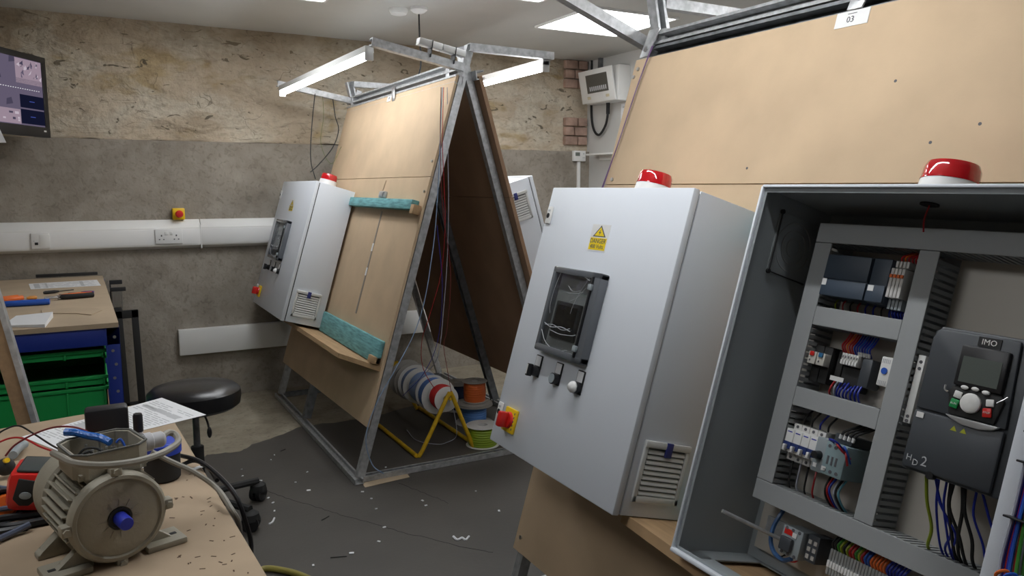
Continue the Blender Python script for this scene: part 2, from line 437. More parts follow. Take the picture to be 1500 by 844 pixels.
# ------------------------------------------------------------------ ceiling lights
def panel(cx, cy, label):
    t = thing('ceiling_light_panel', (cx, cy, CH), label, 'ceiling light', 'square ceiling light panels')
    m = MB()
    for a in (-.3, .285): m.box(cx+a, cx+a+.015, cy-.3, cy+.3, CH-.012, CH, bev=.002)
    for a in (-.3, .285): m.box(cx-.285, cx+.285, cy+a, cy+a+.015, CH-.012, CH, bev=.002)
    m.obj('frame', WHITE, t)
    MB().box(cx-.285, cx+.285, cy-.285, cy+.285, CH-.008, CH-.003).obj('diffuser', PANEL, t, smooth=False)
    return t
panel(2.70, 3.79, 'square white ceiling light panel glowing above the gap between both wiring stands')
panel(0.84, 3.77, 'square ceiling light panel whose corner just shows at the top, left of the pendant cable')
panel(1.81, 3.24, 'square ceiling light panel whose tip just shows at the top, left of the strut arm')
panel(-0.55, 1.25, 'added unseen square ceiling light panel brightening the front bench')  # added light out of view, brightens the bench and near cabinet door
# smoke detector + ceiling rose with its cable
t = MB(); t.lathe([(.05, 0), (.05, -.012), (.042, -.028), (.02, -.034), (0, -.034)], (1.535, 4.06, CH), (1.535, 4.06, CH+1), 28)
tag(t.obj('smoke_detector', WHITEP), 'small round white smoke detector on the ceiling beside the pendant rose', 'smoke detector')
t = thing('ceiling_outlet', (1.62, 3.98, CH), 'white ceiling outlet with a black cable dropping to the far stand', 'ceiling outlet')
MB().lathe([(.045, 0), (.045, -.014), (.03, -.026), (.008, -.034), (0, -.034)], (1.62, 3.98, CH), (1.62, 3.98, CH+1), 24).obj('rose', WHITEP, t)
MB().tube([(1.62,3.98,CH-.03),(1.622,3.98,2.1),(1.632,3.99,1.98),(1.62,4.0,1.90),(1.585,4.02,1.835)], .0045).obj('cable', BLKM, t)

# ------------------------------------------------------------------ services on the back wall
t = thing('dado_trunking', (0.2, BW, .93), 'long white bench trunking along the rough grey back wall', 'trunking')
def dado(x0, x1, nm):
    m = MB(); pr = [(BW, .935), (BW-.055, .955), (BW-.055, 1.062), (BW-.022, 1.108), (BW, 1.108)]
    m.prism(pr, x0, x1, 'x', bev=.003); return m.obj(nm, WHITEP, t)
dado(-2.35, .588, 'base'); dado(.592, 1.30, 'base')
m = MB()
for x0, x1 in ((-2.35, .588), (.592, 1.30)): m.box(x0, x1, BW-.0585, BW-.054, .962, 1.052, bev=.001)
m.obj('lid', WHITE, t)
MB().box(.5865, .5935, BW-.059, BW-.01, .935, 1.075, bev=.001).obj('joint_cover', WHITEP, t)
def face_plate(x, z, w_, h_, label, cat, nm):
    t = thing(nm, (x, BW-.0585, z-h_/2), label, cat)
    MB().box(x-w_/2, x+w_/2, BW-.068, BW-.0585, z-h_/2, z+h_/2, bev=.003).obj('plate', WHITE, t)
    return t
t = face_plate(-.235, 1.007, .086, .086, 'single white socket plate with one black port on the bench trunking', 'socket', 'data_socket')
MB().box(-.238, -.19, BW-.0705, BW-.067, .972, 1.042, bev=.001).obj('blank_module', WHITEP, t)
MB().box(-.262, -.246, BW-.0705, BW-.067, .985, .999).obj('port', BLK, t)
for a in (-.030-.235, .030-.235): MB().cyl((a, BW-.068, 1.007), (a, BW-.0695, 1.007), .003, seg=10).obj('screw', INKG, t)
t = face_plate(.412, 1.012, .147, .086, 'white double mains socket outlet on the bench trunking', 'socket', 'double_socket')
for a in (-.04, .04):
    m = MB(); x = .412+a
    m.box(x-.0035, x+.0035, BW-.0695, BW-.067, 1.012, 1.022)
    m.box(x-.015, x-.008, BW-.0695, BW-.067, .992, .998); m.box(x+.008, x+.015, BW-.0695, BW-.067, .992, .998)
    m.obj('pin_holes', INK, t)
for a in (-.013, .013):
    MB().box(.412+a-.008, .412+a+.008, BW-.073, BW-.067, 1.022, 1.040, bev=.002).obj('switch', WHITEP, t)
t = thing('emergency_stop', (.475, BW, 1.10), 'yellow box with a red emergency stop button above the bench trunking', 'emergency stop')
MB().box(.440, .508, BW-.05, BW, 1.108, 1.176, bev=.006).obj('box', YEL, t)
MB().lathe([(.012, 0), (.012, .018), (.021, .02), (.022, .03), (.016, .038), (0, .04)], (.474, BW-.05, 1.142), (.474, BW-1, 1.142), 24).obj('button', RED, t)
# low white box section
t = thing('wall_box_section', (1.0, BW, .286), 'short white rectangular boxed duct fixed low on the grey wall behind the stool', 'duct')
MB().box(.436, 2.3, BW-.048, BW, .288, .444, bev=.004).obj('cover', WHITEP, t)
# ------------------------------------------------------------------ wall monitor
t = thing('wall_monitor', (-.3, 4.6, 1.56), 'black flat screen monitor at the left edge showing camera feeds', 'monitor')
A = V((-.150, 4.86, 0)); d = V((-.51, -.86, 0)).normalized()
nrm = V((-d.y, d.x, 0)); nrm = nrm if nrm.y < 0 else -nrm
if nrm.x < 0: pass
TM = Matrix(((-d.x, nrm.x, 0, A.x), (-d.y, nrm.y, 0, A.y), (0, 0, 1, 1.56), (0, 0, 0, 1)))
# local: x runs right (0 = right end, negative to the left), y out of the screen, z up
m = MB(TM)
m.box(-.70, 0, -.035, 0, 0, .415, bev=.006)
m.box(-.45, -.2, -.07, -.03, .1, .3, bev=.01)
m.obj('casing', BLK, t)
m = MB(TM)
for (x0, x1, z0, z1) in ((-.70,0,.385,.415),(-.70,0,0,.052),(-.70,-.67,.052,.385),(-.035,0,.052,.385)): m.box(x0, x1, 0, .006, z0, z1, bev=.002)
m.obj('bezel', BLK, t)
feeds = [emis('screen_a', (.30, .25, .38), .35), emis('screen_b', (.55, .42, .52), .5), emis('screen_c', (.01, .012, .035), .6),
         emis('screen_d', (.72, .62, .72), .6), emis('screen_e', (.14, .12, .20), .4), emis('screen_f', (.9, .9, .95), .8), emis('screen_g', (.08, .12, .5), .5)]
m = MB(TM)
m.box(-.67, -.035, .0005, .002, .052, .385, mi=0)
m.box(-.24, -.037, .002, .0026, .215, .383, mi=1)
m.box(-.24, -.037, .002, .0026, .215, .285, mi=4); m.box(-.24, -.037, .0026, .003, .215, .26, mi=0)
m.box(-.222, -.037, .0026, .0032, .140, .205, mi=2); m.box(-.222, -.037, .0026, .0032, .060, .132, mi=2)
m.box(-.66, -.225, .002, .0026, .056, .128, mi=1)
for k in range(26):
    x = -.65+random.random()*.42; z = .06+random.random()*.055
    m.box(x, x+random.uniform(.01, .035), .0026, .003, z, z+random.uniform(.006, .02), mi=random.choice((0, 3, 4, 4)))
for k in range(22):
    x = -.235+random.random()*.18; z = .285+random.random()*.08
    m.prism([(x, z), (x+random.uniform(.01, .03), z+random.uniform(-.01, .012)), (x+random.uniform(.0, .03), z+random.uniform(.01, .03))], .003, .0033, 'y', mi=random.choice((0, 3, 4, 4)))
for k in range(22): m.box(-.45+k*.018, -.442+k*.018, .003, .0034, .232, .235, mi=5)
for z in (.172, .095): m.box(-.15, -.11, .0032, .0036, z, z+.004, mi=6)
for k in range(14):
    x = -.66+random.random()*.4; z = .14+random.random()*.22
    m.prism([(x, z), (x+.05, z+.01), (x+.04, z+.04), (x+.005, z+.03)], .002, .0025, 'y', mi=random.choice((0, 4)))
m.obj('screen', feeds, t, smooth=False)
MB(TM).box(-.055, -.035, .006, .007, .028, .036).obj('badge', WHITE, t)
m = MB(); m.box(-.34, -.26, 4.72, BW, 1.70, 1.84, bev=.005); m.obj('wall_bracket', BLKM, t)

# ------------------------------------------------------------------ consumer unit corner on the right wall
t = thing('breaker_board', (RW, 4.66, 1.90), 'white wall mounted breaker board with its cover hanging open by the corner', 'breaker board')
m = MB(); m.box(RW-.10, RW, 4.50, 4.90, 1.91, 2.155, bev=.004); m.obj('housing', WHITEP, t)
HM = Matrix.Translation((RW-.105, 4.9, 1.915)) @ Matrix.Rotation(math.radians(-11), 4, 'Y')
m = MB(HM); m.box(-.016, 0, -.39, 0.02, 0, .235, bev=.003); m.obj('cover', WHITEP, t)
m = MB(HM); m.box(-.0185, -.0155, -.33, -.07, .07, .20); m.obj('window', mat('smoked_window', (.09,.085,.075), .3), t)
m = MB(HM)
for k in range(9): m.box(-.0195, -.018, -.31+k*.024, -.296+k*.024, .085, .115)
m.obj('breakers', INKG, t)
m = MB(HM)
for a in (-.31, -.08): m.box(-.0195, -.0155, a-.02, a+.02, .028, .048, bev=.002)
m.obj('label', mat('cream_label', (.62,.56,.40), .6), t)
t = MB(); t.tube([(RW-.012, 4.965, CH), (RW-.012, 4.965, 1.95), (RW-.014, 4.95, 1.80), (RW-.02, 4.90, 1.715), (RW-.03, 4.82, 1.69), (RW-.04, 4.73, 1.76), (RW-.045, 4.70, 1.86), (RW-.045, 4.70, 1.915)], .009)
t.cyl((RW-.045, 4.70, 1.83), (RW-.045, 4.70, 1.912), .014)
tag(t.obj('black_cable', BLKM), 'thick black cable looping down the corner and up into the breaker board', 'cable')
t = MB(); t.box(RW-.03, RW, 4.83, 4.86, 2.155, CH, bev=.002); tag(t.obj('ceiling_bracket', GALVD), 'small dark bracket between breaker board and ceiling', 'bracket')
t = thing('wall_notice', (RW, 4.58, 1.62), 'white printed notice sheet on the wall below the breaker board', 'notice')
MB().box(RW-.002, RW, 4.40, 4.60, 1.60, 1.895).obj('sheet', PAPER, t)
m = MB(); m.box(RW-.0026, RW-.002, 4.42, 4.58, 1.835, 1.838)
m.box(RW-.0026, RW-.002, 4.55, 4.58, 1.865, 1.875)
for k in range(7): m.box(RW-.0026, RW-.002, 4.42, 4.57-.02*(k % 3), 1.79-k*.012, 1.792-k*.012)
m.box(RW-.0026, RW-.002, 4.54, 4.58, 1.615, 1.62)
m.obj('print', INKG, t)
t = thing('thermostat', (3.32, BW, 1.49), 'small white thermostat with a grey display on the back wall near the corner', 'thermostat')
MB().box(3.27, 3.38, BW-.028, BW, 1.495, 1.575, bev=.004).obj('body', WHITEP, t)
MB().box(3.285, 3.325, BW-.030, BW-.027, 1.535, 1.562).obj('display', mat('lcd', (.16,.18,.16), .3), t)
m = MB(); m.cyl((3.36, BW-.028, 1.552), (3.36, BW-.031, 1.552), .005, seg=12); m.box(3.35, 3.37, BW-.030, BW-.027, 1.52, 1.525); m.obj('button', INKG, t)
t = MB(); t.box(3.315, 3.34, BW-.016, BW, .95, 1.494, bev=.002); tag(t.obj('mini_trunking', WHITEP), 'thin white cable trunking running down from the thermostat', 'trunking')
t = MB(); t.box(RW-.10, RW, 4.35, 4.90, 1.535, 1.548, bev=.002); t.box(RW-.012, RW, 4.40, 4.85, 1.50, 1.536, bev=.002)
tag(t.obj('narrow_shelf', WHITEP), 'narrow white shelf on the right wall under the notice', 'shelf')
# ================================================================== A-FRAME WIRING STANDS
def tri_leg(t, x0, x1, y, flip, top, ltop=None):
    """one A of the frame: legs cross at the top"""
    zc = top
    xm = (x0+x1)/2
    for (xa, sg) in ((x0, 1), (x1, -1)):
        m = MB()
        k = math.tan(LEAN)
        n = V((math.cos(LEAN)*sg*-1, 0, math.sin(LEAN)))
        off = n*(-.022)
        p0 = V((xa, y, .03))+off+V((sg*k*.03, 0, 0)); zz_ = (ltop or zc) if sg > 0 else zc
        p1 = V((xa+sg*k*zz_, y+(.0 if sg > 0 else .042*flip), zz_))+off
        p0.y = p1.y
        m.channel(p0, p1, (0, flip, 0), .035)
        m.obj('leg', GALV, t)
def strut(t, nm, p0, p1, up, w=.041, mt=None, label=None):
    if nm == 'lamp_arm': up = (0, 1, 0); w = .034
    m = MB(); m.channel(p0, p1, up, w, hh=(.024 if nm == 'base_rail' else None)); return m.obj(nm, mt or GALV, t, label=label)
# ---------------- far stand (bay with the reel rack)
X0, X1, YN, YF = .958, 2.10, 3.18, 4.80
S1 = thing('wiring_stand', ((X0+X1)/2, (YN+YF)/2, 0), 'far A-frame wiring stand of galvanised strut and brown boards, with open triangular end', 'wiring stand', None)
tri_leg(S1, X0, X1, YN+.022, 1, 1.93); tri_leg(S1, X0, X1, YF-.022, 1, 1.90)
strut(S1, 'base_rail', (X0+.015, YN-.02, .024), (X0+.015, YF, .024), (0,0,1))
strut(S1, 'base_rail', (X1-.015, YN, .024), (X1-.015, YF, .024), (0,0,1))
strut(S1, 'base_rail', (X0+.04, YN+.02, .024), (X1-.04, YN+.02, .024), (0,0,1))
strut(S1, 'base_rail', (X0+.04, YF-.02, .024), (X1-.04, YF-.02, .024), (0,0,1), mt=GALVD)
kk = math.tan(LEAN)
strut(S1, 'middle_leg', (X0+.03, 4.15, .04), (X0+.03+kk*1.70, 4.15, 1.74), (1, 0, 0), mt=GALVD)
strut(S1, 'middle_leg', (X1-.03, 3.98, .04), (X1-.03-kk*1.70, 3.98, 1.74), (-1, 0, 0), mt=GALVD)
for z, x in ((1.772, 1.482), (1.828, 1.488)):
    strut(S1, 'top_rail', (x, YN-.0, z), (x, YF+.01, z), (-1, 0, .15))
strut(S1, 'top_rail', (1.585, YN, 1.80), (1.585, YF+.01, 1.80), (1, 0, .15))
m = MB()
for y in (YN+.10, YF-.08): m.box(1.455, 1.51, y-.03, y+.03, 1.745, 1.86, bev=.002)
strap = MB(); strap.box(1.455, 1.460, 3.93, 3.975, 1.75, 1.825, bev=.002); strap.obj('strap_plate', STEEL, S1)
m.bm.free()
for y in (YN+.10, YF-.08): MB().box(1.468, 1.505, y-.02, y+.02, 1.755, 1.85, bev=.002).obj('joint_plate', GALV, S1)
# boards (in the leaning frame of the left face and of the right face)
LF = lean_frame(X0, YF); RF = lean_frame(X1, YN, side=1)
LEN = YF-YN
BT = 1.345/math.cos(LEAN)    # seam distance up the board
m = MB(LF); m.prism([(-.0, .225), (LEN, .258), (LEN, 1.397), (0, 1.397)], .001, .013, 'x'); m.obj('lower_board', MDF, S1, smooth=False)
MB(LF).box(.001, .013, 0, LEN, 1.400, 1.868).obj('upper_board', MDF, S1, smooth=False)
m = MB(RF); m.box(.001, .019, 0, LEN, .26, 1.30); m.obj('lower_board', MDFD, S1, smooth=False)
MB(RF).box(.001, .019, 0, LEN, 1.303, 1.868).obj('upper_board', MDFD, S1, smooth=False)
# shelf with a chamfered near end
m = MB(LF); m.prism([(.013, -.10), (.150, -.10), (.150, LEN-.21), (.013, LEN-.01)], .508, .529, 'z'); m.obj('shelf', PLY, S1, smooth=False)
for z0, z1, y1, th_ in ((1.238, 1.284, LEN-.05, .050), (.533, .640, LEN-.03, .036)):
    MB(LF).box(.014, th_, .65, y1, z0, z1, bev=.003).obj('support_batten', TEAL, S1)
MB(LF).box(.014, .050, LEN-.05, LEN-.012, 1.22, 1.262, bev=.002).obj('batten_block', PLY, S1)
m = MB(LF); m.prism([(.014, LEN-.10), (.05, LEN-.10), (.05, LEN-.03), (.014, LEN-.03)], .533, .565, 'z', bev=.002); m.obj('batten_block', PLY, S1)
# paper tape strip down the board with two tape tabs, and the little grey bracket at its top
m = MB(LF); m.prism([(1.098, .70), (1.118, .70), (1.118, 1.225), (1.104, 1.225)], .013, .0145, 'x'); m.obj('metal_strip', mat('strip_grey', (.28,.24,.20), .5, .3), S1, smooth=False)
for z in (1.02, .895): MB(LF).box(.0145, .0155, 1.098, 1.119, z, z+.04).obj('tape_tab', WHITE, S1)
m = MB(LF); m.box(.014, .030, 1.045, 1.125, 1.292, 1.325, bev=.003); m.box(.030, .036, 1.06, 1.115, 1.297, 1.32, bev=.002); m.obj('grey_bracket', GALV, S1)
m = MB(LF); m.tube([(.016, 1.05, 1.33), (.016, 1.055, 1.36), (.016, 1.062, 1.385)], .002); m.obj('pencil_mark', CARD, S1)
for z in (1.50, 1.36): MB(LF).cyl((.013, LEN-.022, z-.03), (.019, LEN-.022, z-.03), .006, seg=10).obj('bolt', STEEL, S1)
# number tag at the top of the board
MB(LF).box(.013, .0145, .74, .80, 1.825, 1.866).obj('number_tag', WHITE, S1, label='small white paper tag')
m = MB(LF); m.box(.0145, .0150, .765, .778, 1.838, 1.850); m.obj('tag_print', INK, S1)
# arms carrying the LED battens
strut(S1, 'lamp_arm', (1.50, YN+.005, 1.825), (1.08, YN+.005, 1.90), (0, -1, 0))
strut(S1, 'lamp_arm', (1.51, YF-.05, 1.822), (1.03, YF-.05, 1.905), (0, -1, 0))
strut(S1, 'lamp_arm', (1.53, YN-.0, 1.915), (1.965, YN-.0, 1.910), (0, -1, 0))
strut(S1, 'lamp_arm', (1.49, YF-.05, 1.93), (1.95, YF-.05, 1.93), (0, -1, 0))
strut(S1, 'arm_post', (1.50, YF-.03, 1.82), (1.47, YF-.03, 1.945), (0, -1, 0))
def led_batten(name, a, b, label, cat='lamp', group=None, em=None):
    a, b = V(a), V(b)
    t = thing(name, tuple((a+b)/2), label, cat, group)
    d = (b-a).normalized(); s_ = d.cross(V((0,0,1))).normalized(); u = s_.cross(d)
    M_ = Matrix(((s_.x, d.x, u.x, a.x), (s_.y, d.y, u.y, a.y), (s_.z, d.z, u.z, a.z), (0,0,0,1)))
    L = (b-a).length
    m = MB(M_); m.prism([(-.020, .0), (-.018, .028), (.018, .028), (.020, .0)], 0, L, 'y'); m.obj('reflector', WHITEP, t, smooth=False)
    m = MB(M_); m.cyl((0, .01, -.012), (0, L-.01, -.012), .0140, seg=14); m.obj('tube', em or TUBE, t)
    for y in (0, L-.012):
        MB(M_).box(-.018, .018, y, y+.012, -.032, .022, bev=.002).obj('end_cap', WHITE, t)
    return t
led_batten('led_batten', (1.085, YN+.04, 1.862), (1.045, YF-.10, 1.858), 'bright white LED batten lamp over the left face of the far stand', em=TUBEF)
led_batten('led_batten', (1.945, YN+.02, 1.872), (1.945, YF-.12, 1.872), 'bright white LED batten lamp over the right hand side of the far stand', em=TUBEF)
for i, (x, z, w_) in enumerate(((1.345, 1.885, .12), (1.455, 1.865, .12))):
    MM = Matrix.Translation((x, YN+.0, z+.014)) @ Matrix.Rotation(math.radians(10), 4, 'Y')
    t = MB(MM); t.box(-.06, .05, -.02, .02, -.003, .026, bev=.003)
    t = t.obj('lamp_driver', WHITE)
    tag(t, ['white plastic lamp driver box strapped on the near lamp arm, the farther from the apex', 'white plastic lamp driver box strapped on the near lamp arm, right beside the apex'][i], 'lamp driver')
    c = MB(MM); c.box(-.0015, .0015, -.024, .024, -.045, .029, bev=.0005); c.obj('cable_tie', BLK, t)
# wooden offcut under the near corner
t = MB(); t.prism([(.985, 3.12), (1.20, 3.14), (1.205, 3.19), (.99, 3.175)], .0016, .003, 'z'); tag(t.obj('wooden_offcut', CARD), 'thin wooden offcut lying by the near foot of the far stand', 'offcut')

# ---------------- near stand
NX0, NX1, NYF, NYN = 1.10, 2.26, 2.05, .30
S2 = thing('wiring_stand', ((NX0+NX1)/2, (NYN+NYF)/2, 0), 'near A-frame wiring stand at the right with a large pale brown board numbered 03', 'wiring stand', None)
tri_leg(S2, NX0, NX1, NYF-.022, 1, 1.98, 1.80); tri_leg(S2, NX0, NX1, NYN+.022, -1, 1.93)
strut(S2, 'base_rail', (NX0+.015, NYN, .024), (NX0+.015, NYF, .024), (0,0,1))
strut(S2, 'base_rail', (NX1-.015, NYN, .024), (NX1-.015, NYF, .024), (0,0,1))
strut(S2, 'base_rail', (NX0+.04, NYF-.02, .024), (NX1-.04, NYF-.02, .024), (0,0,1))
# top rail pair under the apex, clamped by plates
strut(S2, 'top_rail', (1.632, NYN, 1.762), (1.632, NYF-.06, 1.762), (-1, 0, .25))
strut(S2, 'top_rail', (1.618, NYN, 1.716), (1.618, NYF-.05, 1.716), (-1, 0, .25), mt=GALVD)
strut(S2, 'top_rail', (1.73, NYN, 1.74), (1.73, NYF-.05, 1.74), (1, 0, .25))
LF2 = lean_frame(NX0, NYF); RF2 = lean_frame(NX1, NYN, side=1)
L2 = NYF-NYN
m = MB(LF2); m.prism([(.0, .155), (L2, .155), (L2, 1.357), (0, 1.357)], .001, .013, 'x'); m.obj('lower_board', MDF, S2, smooth=False)
MB(LF2).box(.001, .013, 0, L2, 1.360, 1.773).obj('upper_board', MDF, S2, smooth=False)
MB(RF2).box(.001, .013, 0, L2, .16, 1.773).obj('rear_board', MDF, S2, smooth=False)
m = MB(LF2)
for y in (.05, .822):
    m = MB(LF2); m.prism([(y-.028, 1.774 if y > .5 else 1.775), (y+.012, 1.774 if y > .5 else 1.775), (y+.04, 1.865), (y-.012, 1.865)], .014, .019, 'x', bev=.001); m.obj('joint_plate', GALV, S2)
    MB(LF2).cyl((.019, y+.0, 1.80), (.026, y+.0, 1.80), .009, seg=6).obj('bolt', STEEL, S2)
m = MB(); m.box(1.64, 1.70, NYF-.075, NYF-.035, 1.72, 1.80, bev=.002); m.obj('corner_plate', GALV, S2)
MB(LF2).box(.013, .0145, .767, .856, 1.735, 1.7725).obj('number_tag', WHITE, S2, label='white tag reading 03')
m = MB(LF2); text_mb(m, '03', .021, facing_x(.0147, .808, 1.751)); m.box(.0145, .015, .798, .822, 1.765, 1.7665); m.obj('tag_print', INK, S2)
for y, z in ((.025, 1.74), (.035, 1.375), (.03, .20), (.012, 1.715)):
    MB(LF2).cyl((.013, y, z), (.018, y, z), .006, seg=10).obj('bolt', STEEL, S2)
m = MB(LF2)
for y, z in ((.965, 1.585), (1.079, 1.443), (1.170, 1.475), (.60, 1.40)):
    m = MB(LF2); m.cyl((.0125, y, z), (.0134, y, z), .0035, seg=10); m.obj('screw_hole', INK, S2)
m = MB(LF2); m.prism([(.014, .68), (.205, .68), (.240, .955), (.265, L2-.05), (.014, L2-.05)], .490, .513, 'z'); m.obj('shelf', PLY, S2, smooth=False)
for z0, z1 in ((1.215, 1.275), (.52, .60)):
    MB(LF2).box(.014, .040, .10, 1.60, z0, z1, bev=.003).obj('support_batten', TEAL, S2)
strut(S2, 'lamp_arm', (1.645, NYF+.0, 1.752), (.93, NYF+.0, 2.01), (0, -1, 0))
strut(S2, 'lamp_arm', (1.645, NYN+.05, 1.752), (.93, NYN+.05, 2.01), (0, -1, 0))
strut(S2, 'lamp_arm', (1.69, NYF+.0, 1.893), (2.20, NYF+.0, 1.893), (0, -1, 0))
strut(S2, 'arm_post', (1.675, NYF-.02, 1.74), (1.63, NYF-.02, 1.96), (0, -1, 0))
led_batten('led_batten', (.94, NYN+.42, 1.965), (.94, NYF-.02, 1.965), 'LED batten lamp out of view above the near stand cabinets')
led_batten('led_batten', (2.19, NYN+.1, 1.862), (2.19, NYF-.06, 1.862), 'LED batten lamp over the hidden side of the near stand')
# thin wires along the left edge of the near board
m = MB(LF2); m.tube([(.03, .09, 1.80), (.022, .065, 1.74), (.022, .05, 1.65), (.022, .03, 1.50), (.022, .004, 1.33), (.018, -.012, 1.2)], .0018); m.tube([(.03, .095, 1.80), (.024, .070, 1.74), (.024, .054, 1.65), (.024, .033, 1.50), (.024, .001, 1.33)], .0015)
tag(m.obj('thin_wire_pair', mat('violet_wire', (.12,.06,.16), .5)), 'thin violet wire running down the left edge of the large near board', 'wire')
# ---------------- leaning stand at the far left
t = thing('leaning_board_frame', (-.15, 2.16, 0), 'leaning brown board with a grey metal edge behind the left of the front bench', 'board')
m = MB(); m.prism([(-.016, .01), (-.028, .01), (-.352, 1.90), (-.340, 1.90)], 2.155, 2.21, 'y'); m.obj('metal_edge', GALV, t, smooth=False)
m = MB(); m.prism([(-.0285, .01), (-.058, .01), (-.382, 1.90), (-.3525, 1.90)], 2.16, 2.20, 'y'); m.obj('board', MDFE, t, smooth=False)
# ================================================================== CONTROL CABINETS
def vent(m_par, M_, y_face, x0, x1, z0, z1, sgn):
    """louvred filter vent on a side face (normal = sgn*y)"""
    def bx(m, a, b, c, d, h0, h1, bev=0):
        lo, hi = sorted((y_face+sgn*h0, y_face+sgn*h1)); m.box(a, b, lo, hi, c, d, bev=bev)
    m = MB(M_)
    bx(m, x0, x0+.012, z0, z1, 0, .007, .002); bx(m, x1-.012, x1, z0, z1, 0, .007, .002)
    bx(m, x0, x1, z0, z0+.016, 0, .007, .002); bx(m, x0, x1, z1-.016, z1, 0, .010, .003)
    p = m.obj('filter_vent', mat('vent_white', (.66,.67,.66), .45), m_par)
    b = MB(M_); bx(b, x0+.01, x1-.01, z0+.01, z1-.01, -.0005, .0012); b.obj('vent_backing', mat('vent_dark', (.10,.11,.11), .8), p)
    n = 9; h = (z1-z0-.036)/n
    for k in range(n):
        zz = z0+.018+h*k
        l = MB(M_); l.prism([(y_face+sgn*.0015, zz), (y_face+sgn*.0065, zz), (y_face+sgn*.0065, zz+h*.35), (y_face+sgn*.003, zz+h*.72), (y_face+sgn*.0015, zz+h*.72)], x0+.014, x1-.014, 'x')
        l.obj('louvre', mat('vent_white', (.66,.67,.66), .45), p)
    c = (x0+x1)/2
    tb = MB(M_); bx(tb, c-.011, c+.009, z1-.034, z1+.001, .006, .0115, .002); tb.obj('latch_tab', mat('tab_blue', (.03,.04,.20), .4), p)
def beacon(par, M_, x, y, z, r=.047, h=.082):
    O = (x, y, z); U_ = (x, y, z+1)
    b = MB(M_); b.lathe([(r*1.10, 0), (r*1.09, h*.12), (r*1.0, h*.54), (0, h*.54)], O, U_, 32)
    b = b.obj('beacon_base', WHITE, par)
    l = MB(M_); l.lathe([(r*.99, h*.54), (r*.97, h*.82), (r*.88, h*.95), (r*.6, h), (0, h)], O, U_, 32)
    l.lathe([(r*1.02, h*.54), (r*1.02, h*.57), (r*.97, h*.57)], O, U_, 32, caps=False)
    l.obj('red_lens', REDL, par)
def lock(par, M_, x, y, z):
    m = MB(M_); m.box(x, x+.007, y-.013, y+.013, z-.026, z+.026, bev=.004); p = m.obj('door_lock', WHITEP, par)
    a = MB(M_); a.lathe([(.0075, 0), (.0075, .0012)], (x+.007, y, z-.002), (x+1, y, z-.002), 14); a.obj('keyhole', BLK, p)
    a = MB(M_); a.box(x+.007, x+.0075, y-.006, y+.006, z+.010, z+.016); a.obj('lock_mark', INKG, p)
def warn_sticker(par, M_, x, y0, y1, z0, z1):
    p = MB(M_); p.box(x, x+.0006, y0, y1, z0, z1); p = p.obj('danger_sticker', WHITE, par, smooth=False, label='white and yellow danger sticker')
    w_ = y1-y0; h_ = z1-z0; c = (y0+y1)/2
    ym = mat('sign_yellow', (.90,.66,.01), .5)
    MB(M_).box(x+.0006, x+.0009, y0+w_*.05, y1-w_*.05, z0+h_*.05, z0+h_*.50).obj('yellow_panel', ym, p, smooth=False)
    a = MB(M_); s_ = w_*.36; a.prism([(c-s_, z0+h_*.54), (c+s_, z0+h_*.54), (c, z0+h_*.97)], x+.0006, x+.0009, 'x'); a.obj('triangle_border', INK, p, smooth=False)
    a = MB(M_); s_ = w_*.27; a.prism([(c-s_, z0+h_*.575), (c+s_, z0+h_*.575), (c, z0+h_*.90)], x+.0009, x+.0012, 'x'); a.obj('triangle_field', ym, p, smooth=False)
    a = MB(M_); a.prism([(c+w_*.03, z0+h_*.82), (c-w_*.07, z0+h_*.68), (c-.0, z0+h_*.69), (c-w_*.03, z0+h_*.59), (c+w_*.07, z0+h_*.72), (c, z0+h_*.71)], x+.0012, x+.0015, 'x'); a.obj('bolt_symbol', INK, p, smooth=False)
    a = MB(M_); text_mb(a, 'DANGER', w_*.215, facing_x(x+.0012, c, z0+h_*.375), depth=.0002); text_mb(a, '400 Volts', w_*.19, facing_x(x+.0012, c, z0+h_*.17), depth=.0002)
    a.obj('lettering', INK, p, smooth=False)
